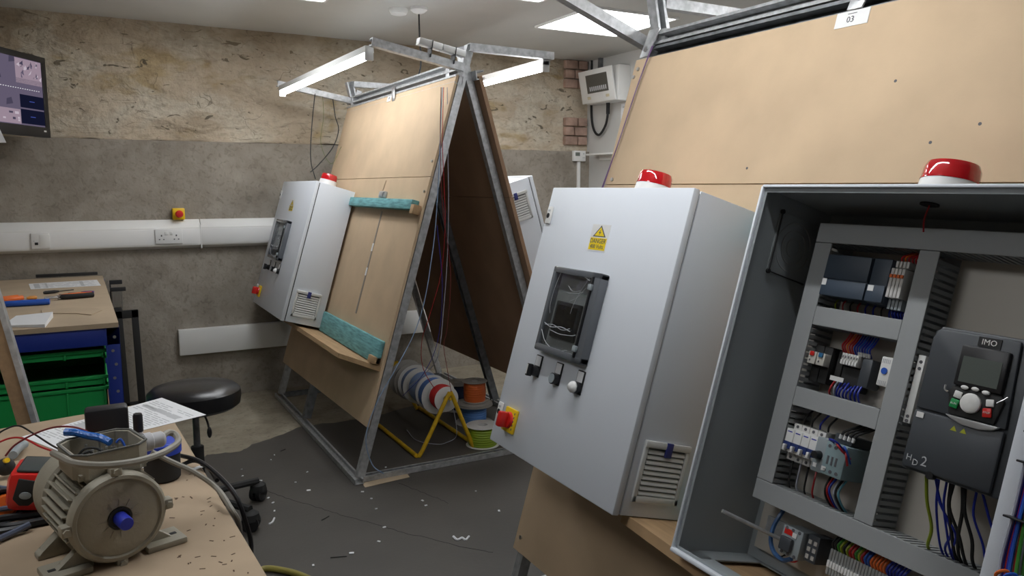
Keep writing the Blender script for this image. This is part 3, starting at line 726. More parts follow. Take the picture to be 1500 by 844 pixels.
def cabinet(M_, W, H, D, k, label, side_hi=False, base_world=None):
    """closed wall cabinet. local x out of the face, y to the right, z up. k widens what sits on the door"""
    o = M_ @ V((0, W/2, 0))
    t = thing('control_cabinet', tuple(base_world or o), label, 'control cabinet')
    m = MB(M_)
    m.box(0, D-.0245, 0, W, 0, H, bev=.0015)
    m.obj('enclosure', CABG, t)
    MB(M_).box(D-.0246, D-.019, .005, W-.005, .005, H-.005).obj('gasket', GASK, t)
    door = MB(M_).box(D-.020, D, -.002, W+.002, -.002, H+.002, bev=.004).obj('door', CABG, t)
    dx = D
    lock(t, M_, dx, .022*k, H-.083); lock(t, M_, dx, .022*k, .09)
    warn_sticker(t, M_, dx, .249*k, .329*k, .589, .661)
    # hinged inspection window
    y0, y1, z0, z1 = .155*k, .378*k, .297, .532
    m = MB(M_)
    for a in ((y0, y0+.014, z0, z1), (y1-.040, y1, z0, z1), (y0, y1, z0, z0+.020), (y0, y1, z1-.018, z1)):
        m.box(dx, dx+.028, a[0], a[1], a[2], a[3], bev=.004)
    win = m.obj('window_frame', mat('smoked_frame', (.13,.14,.155), .22, coat=.4), t)
    MB(M_).box(dx+.0005, dx+.004, y0+.006, y1-.03, z0+.01, z1-.01).obj('window_backing', mat('window_grey', (.42,.425,.41), .5), win, smooth=False)
    a = MB(M_); a.box(dx+.004, dx+.014, y0+.035*k, y0+.150*k, z0+.045, z0+.145, bev=.003); a.obj('panel_meter', mat('meter_dark', (.022,.025,.03), .35), win)
    a = MB(M_); a.box(dx+.014, dx+.0148, y0+.045*k, y0+.140*k, z0+.075, z0+.135); a.obj('meter_screen', mat('meter_glass', (.008,.009,.011), .12), win)
    a = MB(M_); a.box(dx+.020, dx+.023, y0+.010, y1-.036, z0+.014, z1-.012); a.obj('clear_cover', FILM, win, smooth=False)
    for q in (.028, .031):
        pass
    a = MB(M_); a.box(dx+.026, dx+.034, y1-.030, y1-.024, z0+.012, z1-.012, bev=.002); a.obj('hinge_strip', BLK, win)
    for zz in (z0+.035, z1-.04):
        a = MB(M_); a.box(dx+.028, dx+.036, y1-.036, y1-.020, zz-.008, zz+.008, bev=.002); a.obj('hinge', DEVG, win)
    # folds of the protective film
    Y = lambda u: y0+(y1-.04-y0)*u
    Z = lambda v: z0+(z1-z0)*v
    xx = dx+.0255
    for pts, r in (([(.08,.95),(.35,.97),(.75,.94),(.97,.90)], .0012), ([(.20,.93),(.14,.75),(.13,.55),(.18,.45)], .0008), ([(.06,.25),(.25,.12),(.55,.06),(.85,.10)], .0013),
                   ([(.10,.33),(.30,.30),(.55,.33),(.80,.31)], .0016), ([(.30,.265),(.55,.25),(.85,.27),(.95,.29)], .0012), ([(.48,.80),(.62,.75),(.80,.77)], .0008),
                   ([(.52,.72),(.70,.735),(.88,.76)], .0010), ([(.60,.63),(.78,.70),(.93,.82)], .0007), ([(.95,.93),(.80,.75),(.72,.60),(.70,.5)], .0007), ([(.12,.31),(.35,.33),(.60,.30),(.78,.34)], .0012)):
        a = MB(M_); a.tube([(xx, Y(u), Z(v)) for u, v in pts], r*.75, seg=5); a.obj('film_fold', CREASE, win)
    # pushbuttons under their legend plates
    for i, yc in enumerate((.158, .262, .364)):
        yc *= k; zc = .238
        m = MB(M_); m.box(dx, dx+.004, yc-.016, yc+.016, zc-.016, zc+.045, bev=.002); p = m.obj('legend_plate', BLK, t)
        MB(M_).box(dx+.004, dx+.0047, yc-.0125, yc+.0125, zc+.015, zc+.042).obj('legend_card', PAPER, p, smooth=False)
        if i == 0:
            a = MB(M_); a.cyl((dx+.004, yc, zc), (dx+.020, yc, zc), .0155, .0135, seg=20); a.box(dx+.018, dx+.034, yc-.005, yc+.005, zc-.017, zc+.017, bev=.002); a.obj('selector_knob', BLK, p)
            a = MB(M_); a.box(dx+.034, dx+.0348, yc-.002, yc+.002, zc-.012, zc+.015); a.obj('pointer_mark', WHITE, p)
        else:
            a = MB(M_); a.cyl((dx+.004, yc, zc), (dx+.018, yc, zc), .0150, seg=20); a.obj('button_ring', BLK, p)
            a = MB(M_)
            if i == 1: a.lathe([(.0125, 0), (.0125, .004), (0, .004)], (dx+.016, yc, zc), (dx+1, yc, zc), 20)
            else: a.lathe([(.0150, 0), (.0150, .006), (.010, .013), (.004, .016), (0, .016)], (dx+.016, yc, zc), (dx+1, yc, zc), 20)
            a.obj('lamp_lens' if i == 2 else 'button_cap', DEVG if i == 1 else WHITE, p)
    # rotary isolator
    yc, zc = .092*k, .080
    m = MB(M_); m.box(dx, dx+.010, yc-.031, yc+.031, zc-.034, zc+.034, bev=.003); p = m.obj('isolator_plate', YEL, t)
    a = MB(M_); a.cyl((dx+.010, yc, zc), (dx+.018, yc, zc), .024, .022, seg=24); a.obj('isolator_collar', RED, p)
    a = MB(M_); a.box(dx+.018, dx+.046, yc-.009, yc+.009, zc-.022, zc+.022, bev=.005); a.obj('isolator_handle', RED, p)
    for j in range(5):
        a = MB(M_); a.box(dx+.010, dx+.0106, yc+.023, yc+.027, zc-.024+j*.011, zc-.018+j*.011); a.obj('isolator_mark', INK, p)
    if side_hi: vent(t, M_, 0, .028, .165, H-.20, H-.055, -1)
    vent(t, M_, W, .038, .178, .035, .180, 1)
    beacon(t, M_, .085, .285*k if k == 1 else W*.64, H+.001)
    return t
CM1 = lean_frame(X0, 4.925, .545, .030)
cabinet(CM1, .775, .770, .222, 1.27, 'closed pale grey cabinet on the left face of the far stand, nearest the back wall')
CM2 = lean_frame(NX0, 1.942, .515, .042)
cabinet(CM2, .602, .760, .220, 1.0, 'large closed pale grey cabinet on the near stand, left of the open cabinet')
# the cabinet on the hidden right face of the far stand
CM4 = lean_frame(X1, 3.36, .58, .03, side=1)
cabinet(CM4, .60, .760, .220, 1.0, 'grey cabinet half hidden behind the far stand, with a vent near its top', side_hi=True)

# ------------------------------------------------------------------ the open cabinet
CM3 = lean_frame(NX0, 1.137, .520, .042)
W3, H3, D3 = .602, .760, .215
C3 = thing('open_control_cabinet', tuple(CM3 @ V((0, W3/2, 0))), 'large open grey cabinet on the near stand showing wiring, breakers and a dark drive unit', 'control cabinet')
m = MB(CM3); th = .003
m.box(0, th, 0, W3, 0, H3)                           # back
m.box(0, D3, 0, th, 0, H3); m.box(0, D3, W3-th, W3, 0, H3)   # sides
m.box(0, D3, 0, W3, H3-th, H3)                        # top
m.box(0, .012, 0, W3, 0, th); m.box(.150, D3, 0, W3, 0, th); m.box(0, D3, 0, .05, 0, th); m.box(0, D3, W3-.05, W3, 0, th)  # bottom with its gland opening
for (a, b, c, d) in ((0, .010, 0, H3), (W3-.032, W3, 0, H3), (0, W3, H3-.012, H3), (0, W3, 0, .012)):
    m.box(D3-.003, D3, a, b, c, d, bev=.001)
m.obj('enclosure', CABI, C3, smooth=False)
m = MB(CM3)
m.box(D3-.004, D3+.007, -.003, .003, 0, H3, bev=.002); m.box(D3-.004, D3+.007, 0, W3, H3-.003, H3+.003, bev=.002)
m.box(D3-.004, D3+.012, 0, W3, -.003, .006, bev=.003); m.box(D3-.004, D3+.005, W3-.034, W3-.012, 0, H3, bev=.002)
m.obj('rim', CABG, C3)
m = MB(CM3); m.box(.016, .0185, .028, W3-.028, .03, H3-.03); m.obj('mounting_plate', PLATE, C3, smooth=False)
beacon(C3, CM3, .085, .300, H3+.001, r=.048, h=.080)
a = MB(CM3); a.cyl((.118, .295, H3-.006), (.118, .295, H3-.0032), .016, seg=20); a.obj('cable_hole', BLKM, C3)
a = MB(CM3); a.tube([(.118, .295, H3-.005), (.112, .288, H3-.03), (.10, .284, H3-.05)], .0015); a.obj('beacon_wire', REDW, C3)
# document pocket plate on the left inner side
a = MB(CM3); a.box(.040, .158, .003, .006, .598, .724, bev=.001); p = a.obj('side_plate', CABI, C3)
for z in (.598, .724):
    a = MB(CM3); a.cyl((.156, .006, z), (.156, .011, z), .005, seg=10); a.obj('plate_stud', BLKM, p)
for rr in (.018, .034, .050):
    a = MB(CM3); a.lathe([(rr, 0), (rr+.003, 0), (rr+.003, .0012), (rr, .0012), (rr, 0)], (.098, .006, .661), (.098, 1, .661), 32, caps=False); a.obj('grille_ring', DUCT, p)
a = MB(CM3); a.tube([(.156, .009, .724), (.155, .009, .598), (.045, .009, .594)], .0018, smooth=False); a.obj('plate_rod', BLKM, p)
# slotted wiring ducts
def duct(y0, y1, z0, z1, x1=.088):
    m = MB(CM3); x0 = .0187
    vert = (z1-z0) > (y1-y0)
    m.box(x1-.004, x1, y0, y1, z0, z1, bev=.001); m.box(x0, x0+.002, y0, y1, z0, z1)
    pitch = .0125
    a0, a1 = (z0, z1) if vert else (y0, y1)
    n = int((a1-a0)/pitch)
    for i in range(n):
        s0 = a0+i*pitch+.002; s1 = s0+.0075
        for e in ((y0, y0+.0015), (y1-.0015, y1)) if vert else ((z0, z0+.0015), (z1-.0015, z1)):
            if vert: m.box(x0+.002, x1-.004, e[0], e[1], s0, s1)
            else: m.box(x0+.002, x1-.004, s0, s1, e[0], e[1])
    m.obj('wiring_duct', DUCT, C3, smooth=False)
duct(.050, .090, .181, .679); duct(.278, .316, .181, .679)
duct(.050, .560, .680, .720); duct(.050, .560, .140, .180)
duct(.0905, .2775, .511, .549); duct(.0905, .2775, .345, .383)
m = MB(CM3)
for y0, y1 in ((.0915, .2765),):
    m.box(.0187, .0205, y0, y1, .1815, .3445); m.box(.0187, .0205, y0, y1, .3835, .5105); m.box(.0187, .0205, y0, y1, .5495, .6795)
# ---- PLC row
def P(nm, mt, x0, x1, y0, y1, z0, z1, bev=.002, par=None, label=None):
    return MB(CM3).box(x0, x1, y0, y1, z0, z1, bev=bev).obj(nm, mt, par or C3, label=label)
p = P('controller_module', PLCG, .022, .098, .098, .198, .572, .656, .004)
P('controller_flap', PLCG, .098, .101, .099, .197, .572, .604, .001, p); P('terminal_cover', PLCG, .098, .1005, .099, .197, .607, .654, .001, p)
P('module_tag', WHITE, .101, .1016, .100, .110, .592, .605, 0, p)
p = P('expansion_module', PLCG, .022, .098, .1995, .238, .570, .656, .004)
P('controller_flap', PLCG, .098, .101, .2005, .237, .572, .604, .001, p); P('module_tag', WHITE, .101, .1016, .203, .215, .592, .603, 0, p)
for k in range(4):
    y = .2395+k*.0072
    p = P('relay_module', SPOOL, .022, .098, y, y+.0062, .585, .640, .001)
    P('relay_clip', ORG, .098, .1003, y+.0006, y+.0056, .622, .628, 0, p); P('relay_foot', DEVG, .022, .085, y+.0004, y+.0058, .565, .585, 0, p)
    P('relay_head', SPOOL, .040, .090, y+.0006, y+.0056, .643, .655, .001, p)
# ---- middle row
for y, mt in ((.086+.006, RED), (.113, mat('relay_blue', (.03,.16,.34), .4))):
    p = P('plug_relay', mat('relay_cream', (.62,.60,.54), .5), .022, .078, y, y+.018, .434, .459, .001)
    P('relay_flag', mt, .078, .081, y+.004, y+.014, .450, .459, .001, p); P('relay_led', INK, .078, .0786, y+.004, y+.007, .439, .443, 0, p)
    P('relay_socket', BLKM, .020, .060, y-.001, y+.019, .400, .475, .002, p)
for k in range(6):
    y = .157+k*.0062
    p = P('terminal_block', SPOOL, .022, .064, y, y+.0055, .447, .470, .001)
    P('terminal_marker', WHITE, .064, .066, y+.0006, y+.005, .448, .456, 0, p); P('terminal_screw', INK, .064, .0645, y+.0015, y+.004, .460, .465, 0, p)
P('relay_holder', BLKM, .022, .050, .138, .153, .420, .472, .003); P('terminal_base', BLKM, .022, .052, .156, .200, .400, .446, .003)
P('small_relay', VFDG, .022, .060, .199, .222, .412, .468, .004)
P('device_tag', WHITE, .070, .0712, .148, .178, .412, .421, 0)
p = P('timer_relay', WHITEP, .022, .085, .255, .277, .424, .478, .002)
a = MB(CM3); a.lathe([(.0060, 0), (.0060, .002)], (.085, .266, .452), (1, .266, .452), 16); a.obj('blue_dial', BLUE, p)
for k in range(5):
    P('dial_mark', INKG, .085, .0855, .258+k*.0035, .2595+k*.0035, .466, .474, 0, p); P('dial_mark', INKG, .085, .0855, .258+k*.0035, .2595+k*.0035, .427, .434, 0, p)
# ---- breaker row
for k in range(4):
    y = .094+k*.0192
    p = P('circuit_breaker', WHITEP, .022, .088, y, y+.0182, .252, .298, .001)
    P('breaker_shoulder', SPOOL, .022, .070, y, y+.0182, .236, .310, .001, p)
    P('breaker_band', mat('band_blue', (.02,.04,.16), .4), .088, .0905, y, y+.0182, .258, .272, 0, p)
    P('breaker_toggle', WHITE, .0905, .099, y+.006, y+.0115, .254, .266, .001, p)
    for z in (.304, .242):
        a = MB(CM3); a.lathe([(.0032, 0), (.0032, .0008)], (.070, y+.009, z), (1, y+.009, z), 10); a.obj('breaker_screw', INK, p)
    P('breaker_print', DBLUE, .088, .0884, y+.003, y+.014, .291, .293, 0, p)
p = P('motor_switch', DEVG, .022, .095, .172, .196, .236, .302, .002)
a = MB(CM3); a.cyl((.095, .184, .268), (.110, .184, .268), .0085, .0070, seg=14); a.obj('switch_knob', BLK, p)
P('device_tag', WHITE, .095, .0958, .176, .184, .244, .252, 0, p)
p = P('contactor', mat('contactor_teal', (.24,.33,.35), .5), .022, .100, .198, .243, .238, .300, .002)
for k in range(3):
    P('contactor_slot', INK, .100, .1006, .206+k*.009, .210+k*.009, .258, .274, 0, p)
    for z in (.292, .246):
        a = MB(CM3); a.lathe([(.0034, 0), (.0034, .0008)], (.100, .206+k*.013, z), (1, .206+k*.013, z), 10); a.obj('contactor_screw', INK, p)
P('device_tag', WHITE, .100, .1008, .199, .208, .244, .252, 0, p); P('contactor_head', VFDG, .022, .082, .198, .236, .301, .318, .002, p)
# ---- bottom row on its DIN rail
a = MB(CM3); a.box(.0187, .026, .05, .56, .070, .105, bev=.001); a.obj('din_rail', GALV, C3)
p = P('contactor', DEVG, .026, .078, .133, .180, .060, .115, .002)
P('contactor_front', VFDG, .078, .088, .138, .165, .068, .095, .003, p); P('red_label', RED, .078, .0785, .138, .158, .099, .110, 0, p); P('device_tag', WHITE, .0785, .0795, .158, .168, .098, .107, 0, p)
for k in range(3):
    for z in (.111, .064):
        a = MB(CM3); a.lathe([(.0034, 0), (.0034, .0008)], (.078, .142+k*.015, z), (1, .142+k*.015, z), 10); a.obj('contactor_screw', INK, p)
p = P('relay_base', VFDG, .026, .070, .186, .212, .066, .118, .002)
for k in range(6): P('relay_pin', SPOOLG, .070, .0715, .190+(k % 2)*.012, .197+(k % 2)*.012, .072+k//2*.014, .080+k//2*.014, 0, p)
for k in range(26):
    y = .232+k*.0062
    p = P('terminal_block', mat('terminal_grey', (.36,.37,.37), .5), .026, .062, y, y+.0055, .060, .108, .001)
    if k < 20: P('terminal_marker', WHITE, .062, .064, y+.0003, y+.0052, .074, .086, 0, p)
# ---- white power module beside the drive
p = P('slim_power_module', WHITEP, .022, .078, .3175, .331, .372, .494, .001)
for z in (.482, .470, .384, .376):
    a = MB(CM3); a.lathe([(.0030, 0), (.0030, .0008)], (.078, .3245, z), (1, .3245, z), 12); a.obj('module_screw', INK, p)
# ---- the drive
DR = MB(CM3)
DR.prism([(.392, .305), (.552, .305), (.552, .530), (.540, .541), (.402, .541), (.400, .530), (.392, .524)], .020, .172, 'x', bev=.004)
DR = DR.obj('variable_drive', VFDG, C3, label='dark grey drive unit with keypad')
m = MB(CM3); m.prism([(.396, .309), (.535, .309), (.535, .402), (.396, .402)], .172, .180, 'x', bev=.004); m.obj('lower_cover', VFDG, DR)
m = MB(CM3); m.prism([(.396, .405), (.535, .405), (.528, .536), (.404, .536), (.396, .520)], .172, .178, 'x', bev=.003); m.obj('upper_cover', VFDG, DR)
P('brand_plate', BLK, .178, .1795, .468, .502, .519, .534, 0, DR)
m = MB(CM3); text_mb(m, 'IMO', .0125, facing_x(.180, .485, .5262), depth=.0003); m.obj('brand_lettering', WHITE, DR, smooth=False)
P('display_bezel', BLK, .176, .186, .449, .521, .453, .517, .003, DR)
P('display_screen', mat('lcd_grey', (.10,.115,.105), .25), .186, .1865, .456, .514, .460, .500, 0, DR)
m = MB(CM3); m.prism([(.449, .453), (.521, .453), (.527, .444), (.520, .408), (.450, .408), (.443, .444)], .176, .183, 'x', bev=.003); m.obj('keypad', BLKM, DR)
m = MB(CM3); m.lathe([(.0150, 0), (.0150, .004), (.012, .0058), (0, .0045)], (.183, .482, .431), (1, .482, .431), 28); m.obj('jog_wheel', WHITEP, DR)
for dy, dz in ((0, .0095), (0, -.0095), (.0095, 0), (-.0095, 0)):
    m = MB(CM3); d_ = V((0, dy, dz)).normalized()*.002; e_ = V((0, -d_.z, d_.y))
    c_ = V((.1884, .482+dy, .431+dz)); m._add([c_+d_, c_-d_*.4+e_, c_-d_*.4-e_], [(0,1,2)]); m.obj('wheel_arrow', INK, DR)
for nm, mt, y, z, w_, h_ in (('run_key', GREEN, .458, .425, .013, .014), ('stop_key', RED, .508, .423, .013, .014), ('menu_key', WHITEP, .4605, .4395, .012, .011), ('help_key', WHITEP, .509, .438, .012, .011)):
    m = MB(CM3 @ Matrix.Translation((.183, y, z)) @ Matrix.Rotation(math.radians(-8 if y < .48 else 10), 4, 'X')); m.box(0, .003, -w_/2, w_/2, -h_/2, h_/2, bev=.0015); m.obj(nm, mt, DR)
m = MB(CM3); text_mb(m, 'RUN', .0045, facing_x(.1865, .458, .425), depth=.0002); text_mb(m, 'STOP', .0042, facing_x(.1865, .508, .423), depth=.0002); m.obj('key_lettering', WHITE, DR, smooth=False)
for y, z in ((.468, .4525), (.484, .4535), (.500, .4515)):
    m = MB(CM3); m.sphere((.185, y, z), .0055, 14, sc=(.4, 1.1, .62)); m.obj('soft_key', WHITEP, DR)
m = MB(CM3); m.prism([(.447, .4065), (.530, .4065), (.520, .399), (.50, .395), (.475, .396), (.458, .401)], .178, .185, 'x', bev=.002); m.obj('silver_crescent', mat('silver', (.55,.56,.57), .3, .5), DR)
m = MB(CM3); m.tube([(.184, .438, .450), (.186, .440, .443), (.186, .446, .440)], .0015); m.obj('bezel_trim', STEEL, DR); m = MB(CM3); m.tube([(.186, .519, .440), (.186, .526, .446), (.184, .531, .452)], .0012); m.obj('bezel_trim', STEEL, DR)
P('device_tag', WHITE, .1802, .181, .402, .414, .390, .399, 0, DR)
for y in (.464, .479):
    m = MB(CM3); m.prism([(y-.005, .384), (y+.005, .384), (y, .392)], .180, .1805, 'x'); m.obj('warning_triangle', mat('warn_olive', (.40,.42,.02), .5), DR, smooth=False)
m = MB(CM3); text_mb(m, 'H', .014, facing_x(.1804, .407, .3245), depth=.0003); text_mb(m, 'D', .014, facing_x(.1804, .4185, .319), depth=.0003); text_mb(m, '2', .022, facing_x(.1804, .432, .3245), depth=.0003); m.obj('model_lettering', INKG, DR, smooth=False)
a = MB(CM3); a.cyl((.17, .445, .307), (.181, .445, .307), .006, seg=14); a.obj('cover_screw', BLK, DR)
# ---- wires (each a part of the cabinet)
def wire(pts, r, mt, nm='wire', par=None):
    m = MB(CM3); m.tube(pts, r, seg=6, sub=5); return m.obj(nm, mt, par or C3)
wire([(.13,.412,.30),(.115,.414,.26),(.095,.420,.22),(.08,.412,.19),(.06,.405,.178)], .0028, GYW, 'earth_wire')
for i, (a0, b0, mt) in enumerate(((.425,.440,DBLUE),(.428,.452,DBLUE),(.432,.432,DBLUE),(.445,.448,DBLUE),(.452,.455,BLKM),(.470,.462,BLKM),(.456,.470,BLKM),(.474,.484,BLKM),(.492,.505,DBLUE),(.500,.512,DBLUE))):
    j = random.uniform(-.010, .014)
    wire([(.13,a0,.305),(.115,a0+j,.265),(.095,b0+j,.225),(.08,b0,.195),(.055,b0-.003,.176)], .0028 if mt is BLKM else .0020, mt)
for k in range(6):   # wires over the contactors
    y = .204+k*.0065; mt = (BLKM, REDW, DBLUE, LGREYW, BLKM, mat('cyan_wire', (.10,.30,.38), .5))[k]
    wire([(.07,y,.240),(.085,y+random.uniform(-.003,.003),.215),(.075,y+.002,.195),(.05,y+.004,.176)], .0023, mt)
for k in range(4):
    y = .100+k*.0192
    wire([(.055,y,.238),(.06,y+.004,.215),(.055,y+.002,.190),(.045,y+.002,.176)], .0020, (BLKM, LGREYW, BLKM, REDW)[k])
    wire([(.055,y+.004,.312),(.06,y+.008,.325),(.045,y+.012,.347)], .0020, (BLKM, BLKM, DBLUE, BLKM)[k])
for k in range(4):
    y = .212+k*.009
    wire([(.085,y,.312),(.085,y+.006,.325),(.07,y+.018,.338),(.05,y+.026,.352)], .0024, BLKM)
    m = MB(CM3); m.cyl((.085, y, .310), (.086, y+.0015, .318), .0032, seg=8); m.obj('ferrule', WHITE, C3)
for pts, mt in (([(.10,.212,.300),(.125,.220,.306),(.12,.232,.304),(.10,.236,.292)], DBLUE), ([(.10,.222,.298),(.12,.234,.300),(.115,.243,.292),(.09,.246,.280)], REDW), ([(.10,.236,.296),(.115,.246,.300),(.11,.252,.290),(.09,.248,.272)], BLUE), ([(.10,.240,.290),(.11,.250,.285),(.10,.250,.268)], REDW)):
    wire(pts, .0020, mt)
for k in range(9):   # blue tails below the middle row
    y = .150+k*.0075; b = y+random.uniform(-.004, .004)
    wire([(.055,y,.408+random.uniform(0,.015)),(.066,y+.002,.400),(.06,b,.388),(.045,b-.003,.378)], .0021, DBLUE if k > 1 else (REDW, LGREYW)[k])
for k in range(12):  # red and blue tails above it
    y = .150+k*.0055
    wire([(.05,y,.470),(.062,y+.001,.483),(.055,y+.003,.497),(.045,y+.003,.515)], .0018, (REDW, REDW, ORG, REDW, REDW, DBLUE, DBLUE, BLUE, DBLUE, DBLUE, BLUE, DBLUE)[k])
    if k > 6:
        m = MB(CM3); m.cyl((.056, y, .470), (.060, y, .477), .0024, seg=8); m.obj('ferrule', WHITE, C3)
for k in range(10):  # top row tails
    y = .110+k*.017
    wire([(.05,y,.575),(.06,y+.001,.563),(.05,y-.002,.548)], .0016, (GYW, REDW, BLKM, REDW, DBLUE, DBLUE, BLKM, DBLUE, DBLUE, DBLUE)[k])
for k in range(5):
    y = .236+k*.007; wire([(.06,y,.652),(.075,y+.003,.664),(.06,y+.006,.674),(.045,y+.008,.684)], .0018, (REDW, ORG, REDW, REDW, REDW)[k])
for k in range(5):
    y = .242+k*.006; wire([(.06,y,.568),(.07,y,.560),(.055,y,.548)], .0020, DBLUE)
bw = [BLKM, BLKM, GREENW, GYW, BLKM, GYW, REDW, REDW, GREENW, GYW, REDW, BLUE, BLUE, ORG, ORG, ORG, ORG, ORG, DBLUE, DBLUE, DBLUE, DBLUE, DBLUE, DBLUE]
for k, mt in enumerate(bw):
    y = .236+k*.0062
    wire([(.055,y,.106),(.066,y,.118),(.062,y+.003,.130),(.045,y+.005,.144)], .0023, mt)
wire([(.05,.105,.140),(.060,.103,.118),(.065,.100,.095),(.068,.104,.070),(.070,.120,.052),(.072,.145,.047),(.074,.165,.058)], .0048, mat('navy_cable', (.04,.11,.26), .4), 'thick_blue_cable')
for k in range(3): wire([(.06,.145+k*.014,.062),(.07,.142+k*.014,.054),(.066,.132+k*.01,.048)], .0016, (BLKM, BLKM, REDW)[k])
m = MB(CM3); m.cyl((.168, .055, .105), (.060, .118, .079), .0040, seg=10); m.obj('support_rod', GALV, C3)
# wire loom leaving for the door, tied to the rim
for k, (mt, dy) in enumerate(((REDW, 0), (DBLUE, .004), (BLUE, .008), (DBLUE, -.004), (LGREYW, -.006), (GREENW, .016), (GREENW, .020), (REDW, .012))):
    x = D3+.030+(k % 3)*.004
    wire([(x, .612+dy, .52), (x, .610+dy, .44), (x-.004, .608+dy*.9, .36), (x-.006, .607+dy*.8, .30), (x-.008, .606+dy, .24), (x-.004, .612+dy, .205)], .0024, mt, 'door_loom_wire')
for z in (.41, .37, .295):
    m = MB(CM3); m.box(D3+.020, D3+.046, .598, .634, z, z+.003, bev=.001); m.obj('cable_tie', BLK, C3)
m = MB(CM3); m.box(D3+.018, D3+.052, .606, .632, .165, .212, bev=.003); m.obj('relay_socket', BLKM, C3)
m = MB(CM3); m.box(D3+.018, D3+.052, .640, .668, .155, .205, bev=.003); m.obj('relay_socket', BLKM, C3)
for k in range(6):
    y = .61+k*.010
    wire([(D3+.04, y, .208), (D3+.055, y+.002, .222), (D3+.050, y+.012, .230), (D3+.035, y+.018, .214)], .0022, (ORG, BLUE, BLUEL, REDW, DBLUE, ORG)[k], 'jumper_wire')
# open door, swung right back
DM = CM3 @ Matrix.Translation((D3+.004, W3, 0)) @ Matrix.Rotation(math.radians(-28), 4, 'Z')
m = MB(DM); m.box(-.022, -.019, .010, W3, 0, H3); m.box(-.022, 0, .010, .013, 0, H3); m.box(-.022, 0, W3-.003, W3, 0, H3); m.box(-.022, 0, .010, W3, 0, .003); m.box(-.022, 0, .010, W3, H3-.003, H3)
dr = m.obj('door', CABG, C3, smooth=False)
m = MB(DM); m.box(-.019, -.004, .030, .050, .03, H3-.03, bev=.001); m.obj('stiffener', CABI, dr)
# ------------------------------------------------------------------ measuring helper: photo point -> world point on a known plane
_R = V((math.cos(YAW), -math.sin(YAW), 0)); _F = V((math.sin(YAW)*math.cos(PITCH), math.cos(YAW)*math.cos(PITCH), -math.sin(PITCH))); _U = _R.cross(_F)
def _ray(px, py): return _R*(px-750)/F+_U*(422-py)/F+_F
def at_z(px, py, z): r = _ray(px, py); return V((0,0,EYE))+r*((z-EYE)/r.z)
def at_y(px, py, y): r = _ray(px, py); return V((0,0,EYE))+r*(y/r.y)
# ================================================================== FRONT WORKBENCH
BT_ = .778
B = thing('workbench', (-.25, 1.2, 0), 'front workbench with a pale scuffed board top carrying the motor', 'workbench')
m = MB(); m.prism([(.134, 2.035), (.143, 1.80), (.183, 1.0), (.235, .1), (-1.1, .1), (-1.1, 1.79), (-.195, 1.957), (-.03, 1.995)], BT_-.022, BT_, 'z'); m.obj('bench_top', BENCH, B, smooth=False)
m = MB(); 
for (x, y) in ((.07, 1.90), (.13, .25), (-1.02, .25), (-1.02, 1.70)):
    MB().box(x-.03, x+.03, y-.03, y+.03, 0, BT_-.022, bev=.003).obj('leg', DESKB, B)
m = MB(); m.box(-1.0, .12, .24, .27, BT_-.09, BT_-.022); m.obj('apron', DESKB, B)
# scuffs and staple marks on the board
for k in range(58):
    px_ = random.uniform(250, 375); py_ = random.uniform(690, 840)
    if px_ < 250+(py_-650)*.02: continue
    p = at_z(px_, py_, BT_)
    if p.x > .128+(1.9-p.y)*.045: continue
    a = random.uniform(0, 3.14); l_ = random.uniform(.0015, .0045)
    m = MB(Matrix.Translation(p) @ Matrix.Rotation(a, 4, 'Z')); m.box(-l_, l_, -.0010, .0010, 0, .0003)
    m.obj('scuff_mark', mat('scuff', (.09,.05,.03), .9), B, smooth=False)
# printed sheets on the bench
def sheet(name, quad, z, label, rows, cat='paper', thick=.0006, seed=1, bar=None):
    q = [V((a.x, a.y, z)) for a in quad]
    t = thing(name, tuple((q[0]+q[2])/2), label, cat)
    m = MB(); vs = [c for c in q]+[c+V((0,0,thick)) for c in q]
    m._add(vs, [(3,2,1,0),(4,5,6,7),(0,1,5,4),(1,2,6,5),(2,3,7,6),(3,0,4,7)]); m.obj('sheet', PAPER, t, smooth=False)
    rnd = random.Random(seed)
    def PT(u, v): return (q[0]*(1-u)+q[1]*u)*(1-v)+(q[3]*(1-u)+q[2]*u)*v+V((0,0,thick+.0002))
    m = MB()
    for r_ in range(rows):
        v0 = .07+.86*r_/rows; u = .06
        while u < .92:
            du = rnd.uniform(.05, .22)
            if rnd.random() < .75: m._add([PT(u, v0), PT(min(u+du, .94), v0), PT(min(u+du, .94), v0+.35/rows), PT(u, v0+.35/rows)], [(0,1,2,3)])
            u += du+.03
    m.obj('printing', INKG, t, smooth=False)
    for b_ in (bar or []):
        m = MB(); m._add([PT(b_[0], b_[2]), PT(b_[1], b_[2]), PT(b_[1], b_[3]), PT(b_[0], b_[3])], [(0,1,2,3)]); m.obj('shaded_bar', INKG, t, smooth=False)
    return t
zt = BT_+.0005
sheet('printed_sheet', [at_z(237, 583, zt), at_z(302, 608, zt), at_z(85, 661, zt), at_z(32, 640, zt)], zt, 'long white printed sheet lying across the far end of the front bench', 34, seed=3, bar=[(.10,.9,.155,.20),(.12,.88,.60,.70)])
